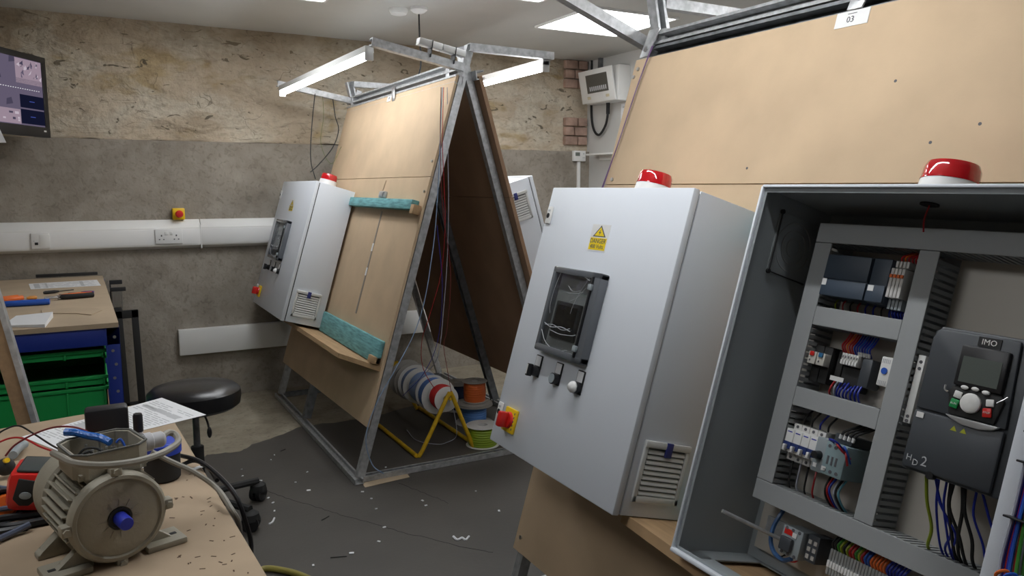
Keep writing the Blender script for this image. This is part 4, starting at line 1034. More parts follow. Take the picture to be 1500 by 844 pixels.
# ------------------------------------------------------------------ the electric motor
MA = math.radians(16); MC = V((.013, 1.15, .846))
MM_ = Matrix(((math.cos(MA), -math.sin(MA), 0, MC.x), (math.sin(MA), math.cos(MA), 0, MC.y), (0, 0, 1, MC.z), (0,0,0,1)))
MT = thing('electric_motor', (MC.x-.03, MC.y+.09, BT_), 'old beige grey electric motor with blue shaft cap and open terminal box', 'motor')
r0 = .0635
def LA(prof, nm, mt=MOTG, seg=48, par=None, c=(0, 0)):
    m = MB(MM_); m.lathe(prof, (c[0], 0, c[1]), (c[0], 1, c[1]), seg); return m.obj(nm, mt, par or MT)
LA([(.013,.004),(.0155,.0),(.0165,-.001),(.030,-.002),(.050,-.001),(.0535,.0005),(.0555,-.003),(.060,-.002),(r0,.003),(r0,.014),(.058,.018),(.056,.022)], 'end_shield')
LA([(.0565,.018),(.0565,.125)], 'stator_body', par=MT)
for k in range(34):     # cooling fins round the barrel
    a = 2*math.pi*k/34
    dz = math.sin(a)
    if dz > .80 or dz < -.86: continue
    f = MB(MM_ @ Matrix.Rotation(-a, 4, 'Y')); f.box(.0555, .0665 if abs(dz) < .6 else .064, .022, .122, -.0011, .0011, bev=.0004); f.obj('fin', MOTG, MT)
LA([(.060,.122),(.0645,.126),(.066,.138),(.066,.168),(.058,.178),(0,.180)], 'fan_cowl')
LA([(.0155,-.0015),(.0155,-.003),(.0125,-.003),(.0125,.004)], 'bearing_recess', BLKM, 32)
LA([(.0095,.0),(.0095,-.026),(.0085,-.0285),(0,-.0288)], 'shaft_cap', mat('cap_blue', (.02,.035,.42), .45), 24)
for a in (90, 0, 180, 270):
    ca, sa = math.cos(math.radians(a)), math.sin(math.radians(a))
    f = MB(MM_ @ Matrix.Rotation(-math.radians(a), 4, 'Y')); f.box(.058, .0725, -.001, .016, -.0075, .0075, bev=.002); lug = f.obj('bolt_lug', MOTG, MT)
    f = MB(MM_ @ Matrix.Rotation(-math.radians(a), 4, 'Y')); f.cyl((.0665, -.001, 0), (.0665, -.005, 0), .0048, seg=6); f.obj('bolt', MOTG, lug)
for k in range(12):     # short raised ribs round the hub
    a = 2*math.pi*k/12
    f = MB(MM_ @ Matrix.Rotation(-a, 4, 'Y')); f.box(.018, .028, -.0026, -.0010, -.0005, .0005); f.obj('face_rib', MOTG, MT)
for sx in (1, -1):
    f = MB(MM_); f.prism([(sx*.030, -.050), (sx*.050, -.036), (sx*.068, -.056), (sx*.080, BT_-MC.z+.008), (sx*.080, BT_-MC.z), (sx*.030, BT_-MC.z)], .022, .036, 'y', bev=.002); ft = f.obj('foot', MOTG, MT)
    f = MB(MM_); f.box(min(sx*.036, sx*.092), max(sx*.036, sx*.092), .004, .056, BT_-MC.z, BT_-MC.z+.009, bev=.002); f.obj('foot_pad', MOTG, ft)
    f = MB(MM_); f.prism([(sx*.030, -.050), (sx*.052, -.034), (sx*.074, -.058), (sx*.082, -.060), (sx*.082, BT_-MC.z), (sx*.030, BT_-MC.z)], .092, .112, 'y', bev=.002); f.obj('foot', MOTG, MT)
    f = MB(MM_); f.box(sx*.078-.007, sx*.078+.007, .026, .034, BT_-MC.z+.009, BT_-MC.z+.0095, bev=.0002); f.obj('slot', BLKM, ft)
# terminal box: neck, open tray with a thick rim
f = MB(MM_); f.prism([(-.030, .048), (.036, .048), (.047, .066), (-.042, .066)], .020, .108, 'y', bev=.003); f.obj('box_neck', MOTG, MT)
def ring(m, x0, x1, y0, y1, z0, z1, c, t):
    out = [(x0+c,y0),(x1-c,y0),(x1,y0+c),(x1,y1-c),(x1-c,y1),(x0+c,y1),(x0,y1-c),(x0,y0+c)]
    c2 = c*.85
    inn = [(x0+t+c2,y0+t),(x1-t-c2,y0+t),(x1-t,y0+t+c2),(x1-t,y1-t-c2),(x1-t-c2,y1-t),(x0+t+c2,y1-t),(x0+t,y1-t-c2),(x0+t,y0+t+c2)]
    n = 8; vs = [(a, b, z0) for a, b in out]+[(a, b, z1) for a, b in out]+[(a, b, z0) for a, b in inn]+[(a, b, z1) for a, b in inn]
    fs = []
    for i in range(n):
        j = (i+1) % n
        fs += [(i, j, n+j, n+i), (2*n+j, 2*n+i, 3*n+i, 3*n+j), (n+i, n+j, 3*n+j, 3*n+i), (j, i, 2*n+i, 2*n+j)]
    m._add(vs, fs)
f = MB(MM_); ring(f, -.046, .052, .016, .112, .058, .092, .016, .005); f.prism([(-.041,.023),(.047,.023),(.047,.106),(-.041,.106)], .056, .062, 'z'); f.obj('terminal_box', MOTG, MT)
f = MB(MM_); ring(f, -.047, .053, .015, .113, .0915, .094, .016, .003); f.obj('box_gasket', mat('gasket_grey', (.12,.12,.11), .8), MT)
f = MB(MM_); f.prism([(-.030,.035),(.034,.035),(.034,.092),(-.030,.092)], .062, .070, 'z', bev=.002); f.obj('terminal_board', BLKM, MT)
for i, (x, y) in enumerate(((-.014,.050),(.004,.050),(.022,.050),(-.014,.080),(.004,.080),(.022,.080))):
    f = MB(MM_); f.cyl((x, y, .070), (x, y, .089), .0018, seg=8); f.cyl((x, y, .074), (x, y, .078), .0042, seg=6); f.obj('terminal_stud', STEEL, MT)
for k, (pts, mt) in enumerate((([(-.040,.05,.080),(-.030,.045,.098),(-.018,.048,.100),(-.014,.050,.090)], BLKM), ([(-.035,.07,.080),(-.022,.062,.100),(-.006,.060,.098),(.004,.052,.090)], BLKM), ([(-.042,.04,.082),(-.036,.050,.094),(-.030,.040,.090)], mat('brass', (.55,.36,.10), .4, .6)), ([(.038,.07,.080),(.032,.078,.098),(.026,.080,.094)], BLUE))):
    f = MB(MM_); f.tube([V(p)-V((0,0,.012)) for p in pts], .0018 if k != 2 else .003); f.obj('motor_lead', mt, MT)
f = MB(MM_); f.lathe([(.0120,0),(.0120,.010),(.0140,.010),(.0140,.020),(.0120,.022),(.0120,.036),(.0085,.040)], (.051,.070,.076), (1,.070,.076), 20); f.obj('cable_gland', mat('gland_grey', (.50,.50,.52), .4), MT)
# blue crumpled sleeve over the box edge
t = MB(MM_); t.tube([(-.030,.118,.102),(-.018,.108,.101),(-.006,.094,.097),(.006,.080,.094),(.014,.066,.089)], .0055, seg=9)
tag(t.obj('blue_sleeve', mat('blue_foil', (.02,.13,.48), .25, bump=.6, bscale=60)), 'shiny blue wrapped lead end lying across the open terminal box of the motor', 'wire sleeve')
# black brick behind the motor and marker cap beside it
p = at_z(154, 655, BT_)
t = thing('power_brick', (p.x+.004, 1.62, BT_), 'black rounded power brick standing on the sheet behind the motor', 'power supply')
MB().box(-.032+.004, .040+.004, 1.57, 1.61, BT_+.002, .893, bev=.006).obj('case', BLK, t)
t = thing('black_marker', (.060, 1.56, BT_), 'black marker pen cap standing up beside the black power brick', 'pen')
f = MB(); f.cyl((.058, 1.545, BT_+.002), (.058, 1.545, .85), .0075, seg=14); f.obj('barrel', WHITE, t)
f = MB(); f.lathe([(.0085,0),(.0085,.030),(.007,.034),(0,.034)], (.058, 1.545, .85), (.058, 1.545, 2), 16); f.obj('cap', BLK, t)
# blue lidded tub
t = thing('tub', (.088, 1.47, BT_), 'black round tub with a bright blue lid at the bench edge behind the motor', 'tub')
MB().lathe([(.026,0),(.030,.004),(.031,.052),(0,.052)], (.090, 1.47, BT_), (.090, 1.47, 5), 32).obj('body', BLKM, t)
MB().lathe([(.0335,0),(.0335,.018),(.030,.022),(.018,.021),(0,.021)], (.090, 1.47, BT_+.050), (.090, 1.47, 5), 32).obj('lid', mat('lid_blue', (.03,.07,.50), .35), t)
# red multimeter lying on its side
XM = Matrix.Translation((-.093, 1.36, .800)) @ Matrix.Rotation(math.radians(-8), 4, 'Z') @ Matrix.Rotation(math.radians(9), 4, 'Y') @ Matrix.Diagonal((.95,.80,.66,1))
t = thing('red_test_meter', (-.095, 1.33, BT_), 'red handheld test meter with black front lying left of the motor', 'test meter')
MB(XM).box(-.052, .042, -.01, .10, -.005, .092, bev=.014).obj('body', RED, t)
m = MB(XM); m.box(-.040, .034, .0, .085, .090, .0955, bev=.003); m.obj('display_face', mat('meter_face', (.05,.06,.06), .35), t)
m = MB(XM); m.prism([(-.040,.030),(-.034,.080),(-.008,.074),(-.004,.034),(-.016,.014),(-.030,.014)], -.013, -.008, 'y', bev=.002); fr_ = m.obj('black_panel', BLKM, t)
m = MB(XM); m.lathe([(.0085,0),(.0085,.002),(0,.003)], (-.022,-.013,.040), (-.022,-1,.040), 18, M=Matrix.Diagonal((1,1,1,1))); m.obj('grey_button', DEVG, fr_)
# test leads
def free_wire(nm, pts, r, mt, label, cat='wire'):
    m = MB(); m.tube(pts, r, seg=8); return tag(m.obj(nm, mt), label, cat)
free_wire('black_test_lead', [at_z(-12, 642, .80), at_z(8, 629, .815), at_z(28, 624, .82), at_z(50, 636, .815), at_z(75, 652, .81), at_z(98, 664, .82)], .0018, BLK, 'thin black test lead arching over the left end of the bench sheet')
free_wire('red_test_lead', [at_z(-10, 652, .80), at_z(15, 642, .81), at_z(36, 643, .812), at_z(60, 655, .81), at_z(88, 664, .812), at_z(110, 668, .83)], .0018, REDW, 'thin bright red test lead running in front of the bench sheet')
free_wire('dark_red_lead', [at_z(8, 668, .80), at_z(22, 652, .82), at_z(50, 636, .84), at_z(80, 626, .86), at_z(108, 626, .87), at_z(128, 632, .88)], .0018, mat('maroon_wire', (.16,.01,.02), .4), 'dark red lead rising from the left to the back of the terminal box')
# cables round the motor
free_wire('grey_mains_cable', [at_y(*p) for p in ((236,641,1.25),(246,634,1.27),(257,637,1.27),(261,647,1.24),(250,657,1.19),(230,667,1.15),(195,677,1.115),(150,682,1.10),(110,679,1.11),(90,670,1.17),(78,664,1.26))], .0050, GREYW, 'grey round cable looped around the front of the motor terminal box', 'cable')
free_wire('grey_hanging_cable', [at_z(222, 662, .87), at_z(250, 676, .85), at_z(285, 692, .83), at_z(318, 716, .80), at_z(338, 745, .785), at_z(350, 768, .75), at_z(352, 800, .66)], .0045, GREYW, 'grey cable running right from the motor and over the bench edge', 'cable')
free_wire('black_hanging_cable', [at_z(262, 667, .80), at_z(290, 675, .80), at_z(318, 695, .79), at_z(345, 726, .77), at_z(360, 765, .72), at_z(368, 800, .66), at_z(366, 840, .56)], .0042, BLK, 'black cable dropping over the bench edge, nearer the stool', 'cable')
free_wire('short_black_cable', [at_z(262, 683, .79), at_z(285, 675, .792), at_z(305, 685, .785), at_z(318, 704, .78)], .0040, BLK, 'short curved black cable between the tub and the white tag', 'cable')
t = MB(Matrix.Translation(at_z(288, 686, BT_+.001)) @ Matrix.Rotation(.5, 4, 'Z')); t.box(-.010, .010, -.006, .006, 0, .0006); tag(t.obj('white_tag', PAPER), 'tiny white paper tag near the right edge of the front bench', 'tag')
# dark tool roll with coiled cables at the left
for k, (pts, r, mt, lb) in enumerate((
   ([at_z(-14,712,.80), at_z(30,718,.80), at_z(76,722,.80)], .0035, mat('steel_blue_cable', (.10,.12,.18), .35), 'thin dark blue grey cable just below the red meter'),
   ([at_z(-14,748,.80), at_z(30,742,.80), at_z(86,734,.80)], .0045, mat('steel_blue_cable', (.10,.12,.18), .35), 'upper of the two dark straight cables left of the motor'),
   ([at_z(-14,762,.795), at_z(30,756,.795), at_z(92,748,.795)], .0060, BLK, 'thick black cable pointing at the motor body from the left'),
   ([at_z(-14,795,.785), at_z(20,780,.785), at_z(44,768,.79)], .0050, mat('steel_blue_cable', (.10,.12,.18), .35), 'lowest dark cable crossing the bench at the left edge'))):
    free_wire('dark_cable', pts, r, mt, lb, 'cable')
m = MB(); m.tube([at_z(-16,770,.785), at_z(14,772,.785), at_z(60,764,.785), at_z(92,757,.785)], .007); m.tube([at_z(-16,782,.783), at_z(10,778,.783), at_z(40,772,.783)], .006)
tag(m.obj('black_cable_pair', BLK), 'pair of black cables lying together at the lower left of the bench', 'cable')
def plug(px_, py_, r, label):
    p = at_z(px_, py_, .80); t = thing('orange_connector', (p.x, p.y, BT_), label, 'connector')
    d = (V((0,0,EYE))-p).normalized()
    m = MB(); m.lathe([(r,0),(r*1.02,.006),(r*.8,.012),(0,.013)], p, p+d, 20); m.obj('orange_core', ORG, t)
    m = MB(); m.lathe([(r*1.35,-.022),(r*1.5,.004),(r*1.42,.010),(r*1.2,.008),(r*1.1,-.004)], p, p+d, 24, caps=False); m.lathe([(r*1.35,-.022),(r*1.30,-.024)], p, p+d, 24); m.obj('black_shell', mat('shell_black', (.03,.035,.05), .3), t)
plug(8, 741, .018, 'round orange connector in a dark shell at the left photo edge')
plug(42, 738, .010, 'small orange connector in a dark shell under the red meter')
t = MB(Matrix.Translation(at_z(8, 684, .80))); t.sphere((0,0,.0), .016, 12); tag(t.obj('black_ball_grip', BLKM), 'black rounded grip with yellow tip left of the red meter', 'grip')
p = at_z(8, 675, .815); t = MB(); t.cyl(p, p+V((.004,-.012,.004)), .0045, seg=10); tag(t.obj('yellow_probe_tip', YEL), 'small yellow probe tip at the left edge above the red meter', 'probe')
p = at_z(28, 662, .795); t = thing('clear_capsule', (p.x, p.y, BT_), 'small grey translucent capsule lying behind the red meter', 'capsule')
m = MB(); m.tube([at_z(19,667,.79), at_z(27,657,.79), at_z(36,651,.79)], .008, seg=12); m.obj('shell', DEVG, t)

# ================================================================== BLUE WORKBENCH BY THE WALL
D_ = thing('blue_workbench', (-.45, 4.1, 0), 'dark blue steel workbench with a brown board top under the monitor', 'workbench')
MB().prism([(.076, 3.18), (.054, BW-.06), (-1.25, BW-.06), (-1.25, 3.18)], .782, .800, 'z').obj('bench_top', CARD, D_, smooth=False)
MB().box(-1.25, .078, 3.19, 3.215, .715, .782, bev=.002).obj('front_rail', DESKB, D_)
MB().box(-1.25, .06, BW-.09, BW-.065, .715, .782, bev=.002).obj('back_rail', DESKB, D_)
for x, y in ((.056, 3.21), (.040, BW-.10), (-1.23, 3.21), (-1.23, BW-.10)):
    m = MB(); m.box(x-.022, x+.022, y-.02, y-.017, 0, .782, bev=.001); m.box(x+.019, x+.022, y-.02, y+.03, 0, .782, bev=.001); lg = m.obj('post', DESKB, D_)
    if x > 0 and y < 4:
        for k in range(13):
            z = .745-k*.052
            s = MB(); s.cyl((x+(-.004 if k % 2 else .004), y-.0205, z), (x+(-.004 if k % 2 else .004), y-.0196, z), .0058, seg=10); s.obj('slot', mat('slot_grey', (.22,.21,.20), .8), lg)
MB().box(.050, .058, 3.2, BW-.1, .715, .782).obj('side_rail', DESKB, D_)
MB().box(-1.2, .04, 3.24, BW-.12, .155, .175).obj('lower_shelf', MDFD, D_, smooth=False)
# green picking crates on the lower shelf
def crate_parts(t, x, y, z, W, DD, H, low):
    m = MB(); w_ = .004
    m.box(x, x+W, y, y+DD, z, z+w_); m.box(x, x+w_, y, y+DD, z, z+H); m.box(x+W-w_, x+W, y, y+DD, z, z+H); m.box(x, x+W, y+DD-w_, y+DD, z, z+H)
    m.box(x, x+W, y, y+w_, z, z+low)
    m.prism([(y, z+low), (y+.09, z+low), (y+.09, z+H), (y+.06, z+H)], x, x+w_, 'x'); m.prism([(y, z+low), (y+.09, z+low), (y+.09, z+H), (y+.06, z+H)], x+W-w_, x+W, 'x')
    m.obj('crate_body', GRN, t)
    r_ = MB(); r_.box(x-.006, x+W+.006, y-.008, y+.004, z+low-.014, z+low, bev=.002); r_.box(x-.006, x+.004, y+.05, y+DD, z+H-.014, z+H, bev=.002); r_.box(x+W-.004, x+W+.006, y+.05, y+DD, z+H-.014, z+H, bev=.002)
    r_.box(x-.006, x+W+.006, y+DD-.004, y+DD+.006, z+H-.014, z+H, bev=.002)
    r_.obj('rim', GRN, t)
    for a in (x+.002, x+W-.012, x+W*.66):
        MB().box(a, a+.008, y-.006, y, z, z+low-.014, bev=.002).obj('corner_rib', GRN, t)
gid = 'green picking crates under the blue workbench'
for ci, (x, nm) in enumerate(((-.375, 'right hand'), (-.79, 'left hand'))):
    zz = .1755
    for ri, (hh, low, pos) in enumerate(((.190, .188, 'bottom'), (.190, .188, 'lower middle'), (.105, .040, 'upper middle'), (.098, .034, 'top'))):
        t = thing('green_crate', (x+.2, 3.45, zz), 'green plastic crate, %s of the %s stack under the blue workbench' % (pos, nm), 'crate', gid)
        crate_parts(t, x, 3.235, zz, .40, .40, hh, low)
        zz += hh+.001
# things on the blue workbench
zt = .8005
sheet('drawing_sheet', [at_z(45, 424, zt), at_z(148, 418.5, zt), at_z(142, 410, zt), at_z(42, 416, zt)], zt, 'long white printed sheet on the blue workbench near the wall', 8, seed=8, bar=[(.06,.14,.1,.9),(.22,.25,.1,.9),(.72,.77,.1,.9)])
t = thing('notepad', (-.23, 3.3, zt), 'curled white notepad at the front edge of the blue workbench', 'notepad')
q = [at_z(3, 479.5, zt), at_z(66, 480, zt), at_z(78, 465, zt), at_z(24, 465.5, zt)]
m = MB(); vs = [c+V((0,0,h)) for c, h in zip(q, (0,0,0,0))]+[c+V((0,0,h)) for c, h in zip(q, (.006,.012,.022,.008))]
m._add(vs, [(3,2,1,0),(4,5,6,7),(0,1,5,4),(1,2,6,5),(2,3,7,6),(3,0,4,7)]); m.obj('pages', PAPER, t, smooth=False)
def pliers(a, b, mt, mt2, label, open_=.014, nm='pliers', cat='pliers'):
    a, b = V(a), V(b); d = (b-a); L = d.length; d.normalize(); s_ = V((-d.y, d.x, 0)); z_ = V((0,0,.0125))
    t = thing(nm, tuple((a+b)/2), label, cat)
    j = a+d*L*.30+z_
    for sg in (1, -1):
        m = MB(); m.tube([j, j+d*L*.18+s_*sg*open_, j+d*L*.45+s_*sg*open_*1.3, b+s_*sg*open_*.9+z_], .0115, seg=10); m.obj('handle', mt if sg > 0 else mt2, t)
        m = MB(); m.tube([a+s_*sg*.001+z_, a+d*L*.15+s_*sg*.005+z_, j], .0055, seg=8); m.obj('jaw', STEEL, t)
    m = MB(); m.cyl(j-V((0,0,.009)), j+V((0,0,.008)), .011, seg=16); m.obj('pivot', STEEL, t)
    return t
pliers(at_z(66, 441, zt), at_z(136, 435, zt), ORG, BLKM, 'orange and black handled pliers at the right of the tools on the blue workbench')
pliers(at_z(-30, 452, zt), at_z(73, 446, zt), BLUE, BLUE, 'blue handled wire cutters lying across the blue workbench', .010)
pliers(at_z(-20, 446, zt), at_z(30, 440, zt), ORG, ORG, 'orange handled cutters at the left edge of the blue workbench', .018)
def driver(a, b, mt, label, r=.008, tip=True):
    a, b = V(a)+V((0,0,r)), V(b)+V((0,0,r)); d = (b-a).normalized(); L = (b-a).length
    t = thing('screwdriver', tuple((a+b)/2-V((0,0,r))), label, 'screwdriver')
    MB().lathe([(r*.7,0),(r,.008),(r,L*.35),(r*.7,L*.45),(r*.6,L*.5)], a, b, 14).obj('handle', mt, t)
    MB().cyl(a+d*L*.5, b, .0022, seg=8).obj('shank', STEEL if tip else BLKM, t)
driver(at_z(64, 431.5, zt), at_z(108, 427, zt), BLKM, 'black screwdriver behind the orange pliers', tip=False)
driver(at_z(138, 429.5, zt), at_z(100, 431, zt), mat('purple', (.10,.03,.22), .4), 'purple handled screwdriver tip to tip with the black one', .006)
driver(at_z(54, 438.5, zt), at_z(24, 441.5, zt), mat('amber', (.60,.25,.04), .4), 'amber orange screwdriver behind the blue wire cutters', .009)
t = MB(); q = [at_z(112, 460, zt), at_z(134, 462, zt), at_z(150, 455, zt), at_z(140, 452, zt), at_z(110, 451, zt), at_z(60, 455, zt), at_z(62, 460, zt)]
t.prism([(c.x, c.y) for c in q], zt, zt+.003, 'z'); tag(t.obj('torn_cardboard', CARD, smooth=False), 'torn flap of brown cardboard on the blue workbench', 'cardboard')
t = MB(); t.box(-.27, .03, BW-.058, BW-.045, .805, .822, bev=.002); tag(t.obj('black_rod', BLKM), 'thin black strip lying along the wall behind the blue workbench', 'strip')
p = at_z(4, 471, zt); t = thing('hand_tool', (p.x, p.y, zt), 'grey metal clamp tool beside the notepad at the left edge', 'tool')
m = MB(Matrix.Translation(p)); m.box(-.04, .015, -.02, .02, 0, .022, bev=.005); m.obj('body', GALVD, t); m = MB(Matrix.Translation(p)); m.cyl((.0,-.01,.022), (.0,-.01,.028), .008, seg=14); m.obj('knob', BLKM, t)
# black metal frames leaning beside the blue bench
t = thing('leaning_metal_gate', (.16, 4.85, 0), 'tall black metal frame leaning on the wall beside the blue workbench', 'frame')
for (x0, x1, z1) in ((.095, .150, .62), (.193, .232, .60)):
    m = MB(); m.prism([(x0, 0), (x1, 0), (x1-.012, z1), (x0-.008, z1)], 4.86, 4.885, 'y', bev=.002); m.obj('upright', BLKM, t)
MB().box(.085, .222, 4.86, 4.885, .555, .60, bev=.002).obj('top_rail', BLKM, t)
MB().box(.10, .235, 4.86, 4.885, .02, .06, bev=.002).obj('bottom_rail', BLKM, t)
for k in range(7):
    x = .10+k*.007; MB().cyl((x, 4.862, .61), (x, 4.862, .72), .0015, seg=6).obj('wire_bar', STEEL, t)
MB().box(.085, .165, 4.85, 4.885, .715, .735, bev=.002).obj('cross_bar', BLKM, t)
t = thing('black_metal_bracket', (.12, 4.93, .74), 'small black bracket bar above the black metal frame', 'bracket')
MB().box(.085, .150, 4.90, 4.93, .750, .772, bev=.002).obj('bar', BLKM, t); MB().box(.085, .092, 4.90, 4.93, 0, .75, bev=.001).obj('upright', BLKM, t)

# ================================================================== STOOL
t = thing('swivel_stool', (.318, 3.12, 0), 'round black padded swivel stool on castors between bench and stand', 'stool')
cx_, cy_ = .318, 3.12
MB().lathe([(.02,0),(.150,.0),(.166,.012),(.171,.040),(.168,.066),(.150,.082),(.09,.090),(0,.093)], (cx_, cy_, .455), (cx_, cy_, 9), 48).obj('seat_pad', VINYL, t)
MB().lathe([(.09,0),(.09,.012),(.03,.014)], (cx_, cy_, .441), (cx_, cy_, 9), 24).obj('seat_plate', BLKM, t)
MB().cyl((cx_, cy_, .25), (cx_, cy_, .458), .0125, seg=16).obj('gas_post', GALVD, t)
MB().cyl((cx_, cy_, .07), (cx_, cy_, .30), .024, seg=18).obj('column', BLKM, t)
m = MB(); m.tube([(cx_, cy_, .452), (cx_+.02, cy_-.08, .445), (cx_+.028, cy_-.11, .425), (cx_+.032, cy_-.118, .40)], .004); m.obj('lever', BLKM, t)
m = MB(); m.sphere((cx_+.033, cy_-.12, .385), .013, 12, sc=(.7, .5, 1.7)); m.obj('lever_paddle', BLK, t)
for k in range(5):
    a = math.radians(20+72*k); e = V((cx_+.25*math.cos(a), cy_+.25*math.sin(a), .085))
    m = MB(); m.tube([(cx_, cy_, .10), V((cx_, cy_, .105)).lerp(e, .5), e], .015, seg=8); ft = m.obj('base_arm', BLKM, t)
    s_ = V((-math.sin(a+.5), math.cos(a+.5), 0))
    for sg in (1, -1):
        c_ = V((e.x, e.y, .0335))+s_*sg*.014
        m = MB(); m.cyl(c_-s_*.008, c_+s_*.010, .033, seg=20); m.obj('castor_wheel', BLK, ft)
    m = MB(); m.lathe([(.034,0),(.031,.026),(.016,.036),(.008,.038)], (e.x, e.y, .044), (e.x, e.y, 1), 16); m.obj('castor_hood', BLKM, ft)

# ================================================================== REEL RACK AND SPOOLS
RX, RZ = 1.50, .225
t = thing('reel_rack', (RX, 3.75, 0), 'yellow tubular A shaped rack carrying wire reels inside the far stand', 'reel rack')
y0, y1 = 3.36, 4.12
for y in (y0, y1):
    m = MB(); m.tube([(RX-.175, y+.0, .012), (RX-.15, y, .03), (RX-.015, y, RZ+.055), (RX, y, RZ+.068), (RX+.015, y, RZ+.055), (RX+.115, y, .03), (RX+.135, y, .012)], .0105, seg=10, sub=3); m.obj('end_frame', YELP, t)
for x in (RX-.180, RX+.140):
    m = MB(); m.cyl((x, y0, .012), (x, y1, .012), .0105, seg=10); m.obj('floor_bar', YELP, t)
m = MB(); m.cyl((RX, y0-.008, RZ+.045), (RX, y1+.008, RZ+.045), .007, seg=10); m.obj('axle', YELP, t)
def spool(p0, p1, R, rc, wide, mf, mc, label, fl=.004, nm='wire_reel', full=1.0):
    p0, p1 = V(p0), V(p1); d = (p1-p0).normalized()
    t = thing(nm, tuple(p0), label, 'wire reel', None)
    for o in (0, wide-fl):
        m = MB(); m.lathe([(R*.30, 0), (R*.97, 0), (R, fl*.3), (R, fl*.7), (R*.97, fl), (R*.30, fl), (R*.30, 0)], p0+d*o, p0+d*(o+1), 40, caps=False); m.obj('flange', mf, t)
    m = MB(); m.lathe([(R*.30, fl*.2), (R*.30, wide-fl*.2)], p0, p1, 20, caps=False); m.obj('hub', mf, t)
    m = MB(); n = 16; pr_ = [(R*.32, fl)]
    for i in range(n+1):
        tt = fl+(wide-2*fl)*i/n; pr_.append((rc+(.0015 if i % 2 else -.0008)+rc*.06*math.sin(math.pi*i/n), tt))
    pr_.append((R*.32, wide-fl)); m.lathe(pr_, p0, p1, 32, caps=False); m.obj('winding', mc, t)
    return t
za = RZ+.045-.025
def onrack(y, R, rc, w_, mf, mc, label):
    spool((RX, y, RZ+.045-R*.30+.007), (RX, y+1, RZ+.045-R*.30+.007), R, rc, w_, mf, mc, label)
onrack(3.400, .064, .059, .085, SPOOL, mat('red_winding', (.45,.02,.02), .5), 'front reel on the yellow rack, white flange with red wire')
onrack(3.500, .092, .078, .085, SPOOL, mat('blue_winding', (.10,.20,.48), .5), 'second reel on the yellow rack, largest white flange with mid blue wire')
onrack(3.610, .082, .078, .110, SPOOL, mat('pale_blue_winding', (.22,.32,.55), .5), 'third reel on the yellow rack wound full with pale blue wire')
onrack(3.745, .098, .080, .080, SPOOL, mat('steel_winding', (.16,.22,.36), .5), 'fourth reel on the yellow rack with white flange and dull blue wire')
onrack(3.860, .104, .070, .09, SPOOLG, mat('dark_winding', (.05,.05,.06), .6), 'rearmost grey flanged reel on the yellow rack')
def stack(x, y, z, R, rc, h, mf, mc, label, **k): spool((x, y, z), (x, y, z+1), R, rc, h, mf, mc, label, **k)
stack(1.815, 3.74, .001, .105, .065, .105, SPOOLG, mat('blue_winding2', (.10,.25,.60), .5), 'standing reel of bright blue wire at the bottom of the two reel pile')
stack(1.815, 3.74, .107, .100, .062, .010, SPOOLG, SPOOLG, 'bare grey flange disc between the blue and orange reels')
stack(1.825, 3.75, .120, .072, .058, .115, SPOOLG, mat('orange_winding', (.62,.12,.02), .5), 'standing reel of orange wire on top of the blue reel')
stack(1.85, 4.02, .001, .09, .055, .16, SPOOLG, mat('navy_winding', (.02,.03,.08), .5), 'dark wire reel standing behind the orange reel')
_g = at_z(707, 622, .106)
stack(_g.x, _g.y, .001, .085, .072, .105, SPOOL, mat('lime_winding', (.25,.36,.02), .5), 'standing reel of green and yellow wire beside the base rail')
stack(2.02, 3.62, .001, .07, .060, .10, SPOOL, mat('lime_winding', (.25,.36,.02), .5), 'second green reel half hidden behind the near cabinet edge')
# wires from the apex to the reels
def hang(pts, mt, label, r=.0016, y=None, nm='hanging_wire'):
    P_ = [at_y(a, b, c) for a, b, c in pts]
    free_wire(nm, P_, r, mt, label)
hang([(648,128,3.15),(646,170,3.15),(643,250,3.14),(638,330,3.14),(632,380,3.13),(622,440,3.13),(606,490,3.13),(580,540,3.13),(552,590,3.13),(536,640,3.13),(545,680,3.12),(562,694,3.12)], mat('pale_blue_wire', (.25,.35,.52), .5), 'pale blue wire hanging outside the stand leg down to the base rail', .0022)
hang([(650,128,3.16),(648,200,3.15),(650,260,3.16),(652,330,3.20),(646,400,3.25),(630,460,3.3),(618,500,3.35),(620,540,3.42),(640,575,3.46)], REDW, 'red wire hanging from the apex to the front red reel')
hang([(655,128,3.2),(656,220,3.2),(657,300,3.22),(655,380,3.25),(650,450,3.3),(642,520,3.35),(625,545,3.45),(600,565,3.6)], LGREYW, 'pale grey violet wire hanging to the blue reels', .0018)
hang([(646,128,3.16),(645,200,3.14),(648,300,3.18),(660,400,3.22),(655,480,3.3),(650,505,3.32),(655,540,3.34),(662,580,3.36)], mat('brown_red_wire', (.22,.03,.03), .5), 'dark red wire hanging furthest right inside the stand opening')
hang([(640,330,3.16),(648,420,3.2),(641,500,3.3),(620,548,3.4),(590,580,3.5)], DBLUE, 'dark blue wire looping down in front of the reels', .0014)
P_ = [(1.42,3.34,.25),(1.56,3.32,.08),(1.60,3.35,.015),(1.50,3.40,.004),(1.35,3.45,.004),(1.22,3.55,.004)]
P_ = [at_z(663,595,.12), at_z(668,620,.07), at_z(668,640,.012), at_z(655,648,.006), at_z(640,651,.006), at_z(610,645,.006), at_z(596,630,.006)]
free_wire('loose_wire_loop', P_, .0018, LGREYW, 'pale wire curling across the dark floor under the reel rack')
hang([(462,133,4.74),(458,170,4.7),(455,215,4.65),(456,240,4.6),(462,262,4.5)], BLKM, 'left thin black cable dropping from the far lamp arm to the beacon', .003)
hang([(487,140,4.74),(491,170,4.72),(496,190,4.70),(488,215,4.66),(468,240,4.6),(455,252,4.55)], BLKM, 'right thin black cable swinging down from the far lamp arm', .003)
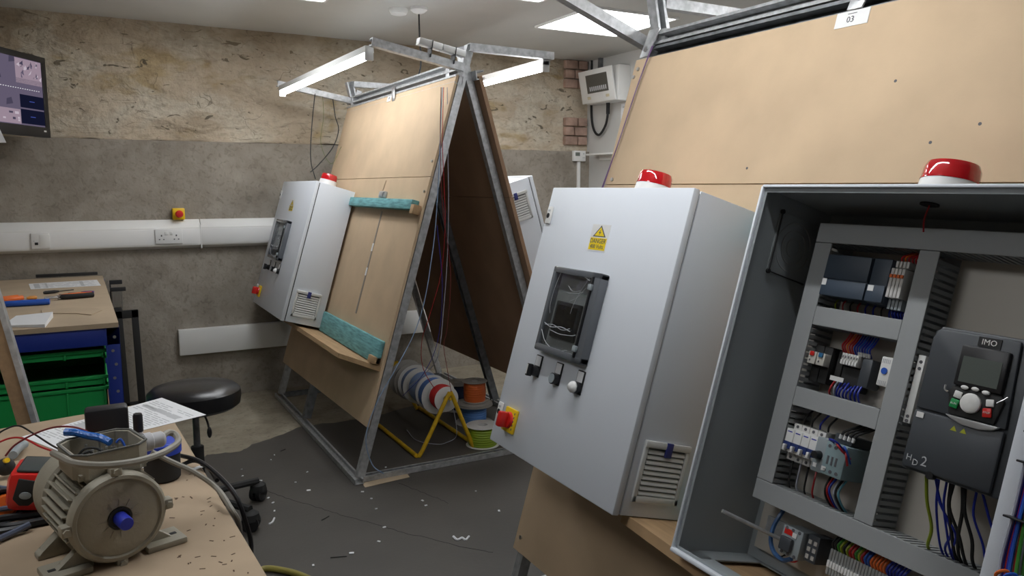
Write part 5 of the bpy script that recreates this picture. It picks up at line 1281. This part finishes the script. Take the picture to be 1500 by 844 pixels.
hang([(472,134,4.74),(474,170,4.72),(470,210,4.7),(485,240,4.6),(500,215,4.7)], mat('olive_wire', (.16,.19,.07), .6), 'thin olive green wire hanging near the far end of the stand', .0016)
# ================================================================== SMALL THINGS ON THE FLOOR
bits = [(402,667,.6),(397,674,.5),(380,705,1.6),(450,692,.7),(393,730,.9),(400,737,.9),(402,749,.8),(345,735,.6),(452,719,1.2),(433,707,.6),(531,721,.9),(551,746,.7),(563,773,.9),(555,794,.9),(515,811,1.2),(459,829,.9),(619,734,.9),(624,741,.8),(731,749,1.0),(565,685,.6),(544,731,.7),(697,720,.5),(354,688,.6),(355,698,.8)]
for i, (a, b, s_) in enumerate(bits):
    p = at_z(a, b, .0018); an = random.uniform(0, 3.1)
    m = MB(Matrix.Translation(p) @ Matrix.Rotation(an, 4, 'Z')); l_ = .006*s_; m.box(-l_*1.2, l_*1.2, -l_*.7, l_*.7, 0, .0035, bev=.0008)
    tag(m.obj('white_offcut', PAPER), 'tiny white wire offcut scattered on the dark floor', 'offcut', 'white offcuts scattered on the dark floor')
def curl(pts, r, mt, label):
    m = MB(); m.tube([at_z(a, b, .004) for a, b in pts], r, seg=6); tag(m.obj('cable_scrap', mt), label, 'scrap')
curl([(664,786),(670,791),(677,788),(682,791),(687,786)], .0045, PAPER, 'curly white paper scrap on the dark floor below the near cabinet')
curl([(394,768),(399,765),(402,759)], .004, PAPER, 'small curled white scrap near the stool castors')
curl([(471,762),(477,759),(482,756)], .0015, BLKM, 'short black wire offcut on the floor between bench and stand')
curl([(484,817),(495,816),(508,815)], .0016, BLKM, 'short black wire offcut lying lowest on the dark floor')
curl([(411,661),(418,658)], .0018, BLKM, 'tiny dark offcut near the ragged floor edge')
m = MB(); m.tube([at_z(376,838,.012), at_z(390,833,.012), at_z(410,835,.012), at_z(435,841,.012), at_z(470,856,.012)], .011, seg=10)
tag(m.obj('yellow_hose', mat('hose_olive', (.28,.24,.05), .5)), 'olive yellow hose on the floor at the bottom edge beside the bench', 'hose')
# cracks in the floor paint
for j, pts in enumerate(([(378,711),(398,722),(430,733),(470,745),(505,756),(550,768),(590,780),(640,792),(690,804),(730,811)], [(585,708),(612,719),(640,730),(660,739)])):
    m = MB(); P_ = [at_z(a, b, .0016) for a, b in pts]; Q_ = []
    for a, b in zip(P_, P_[1:]):
        for k in range(6): Q_.append(a.lerp(b, k/6)+V((random.uniform(-.004,.004), random.uniform(-.004,.004), 0)))
    m.tube(Q_, .0011, seg=4, smooth=False); struct(m.obj('trim_%d' % (3+j), BLKM))

# white corner of a sign board poking in below the monitor
t = MB(); q = [at_y(-14, 176, 4.42), at_y(-1, 188, 4.42), at_y(9, 209, 4.42), at_y(-14, 209, 4.42)]
t.prism([(c.x, c.z) for c in q], 4.42, 4.432, 'y'); tag(t.obj('white_sign_board', PAPER, smooth=False), 'white pointed corner of a board just below the monitor at the left edge', 'board')
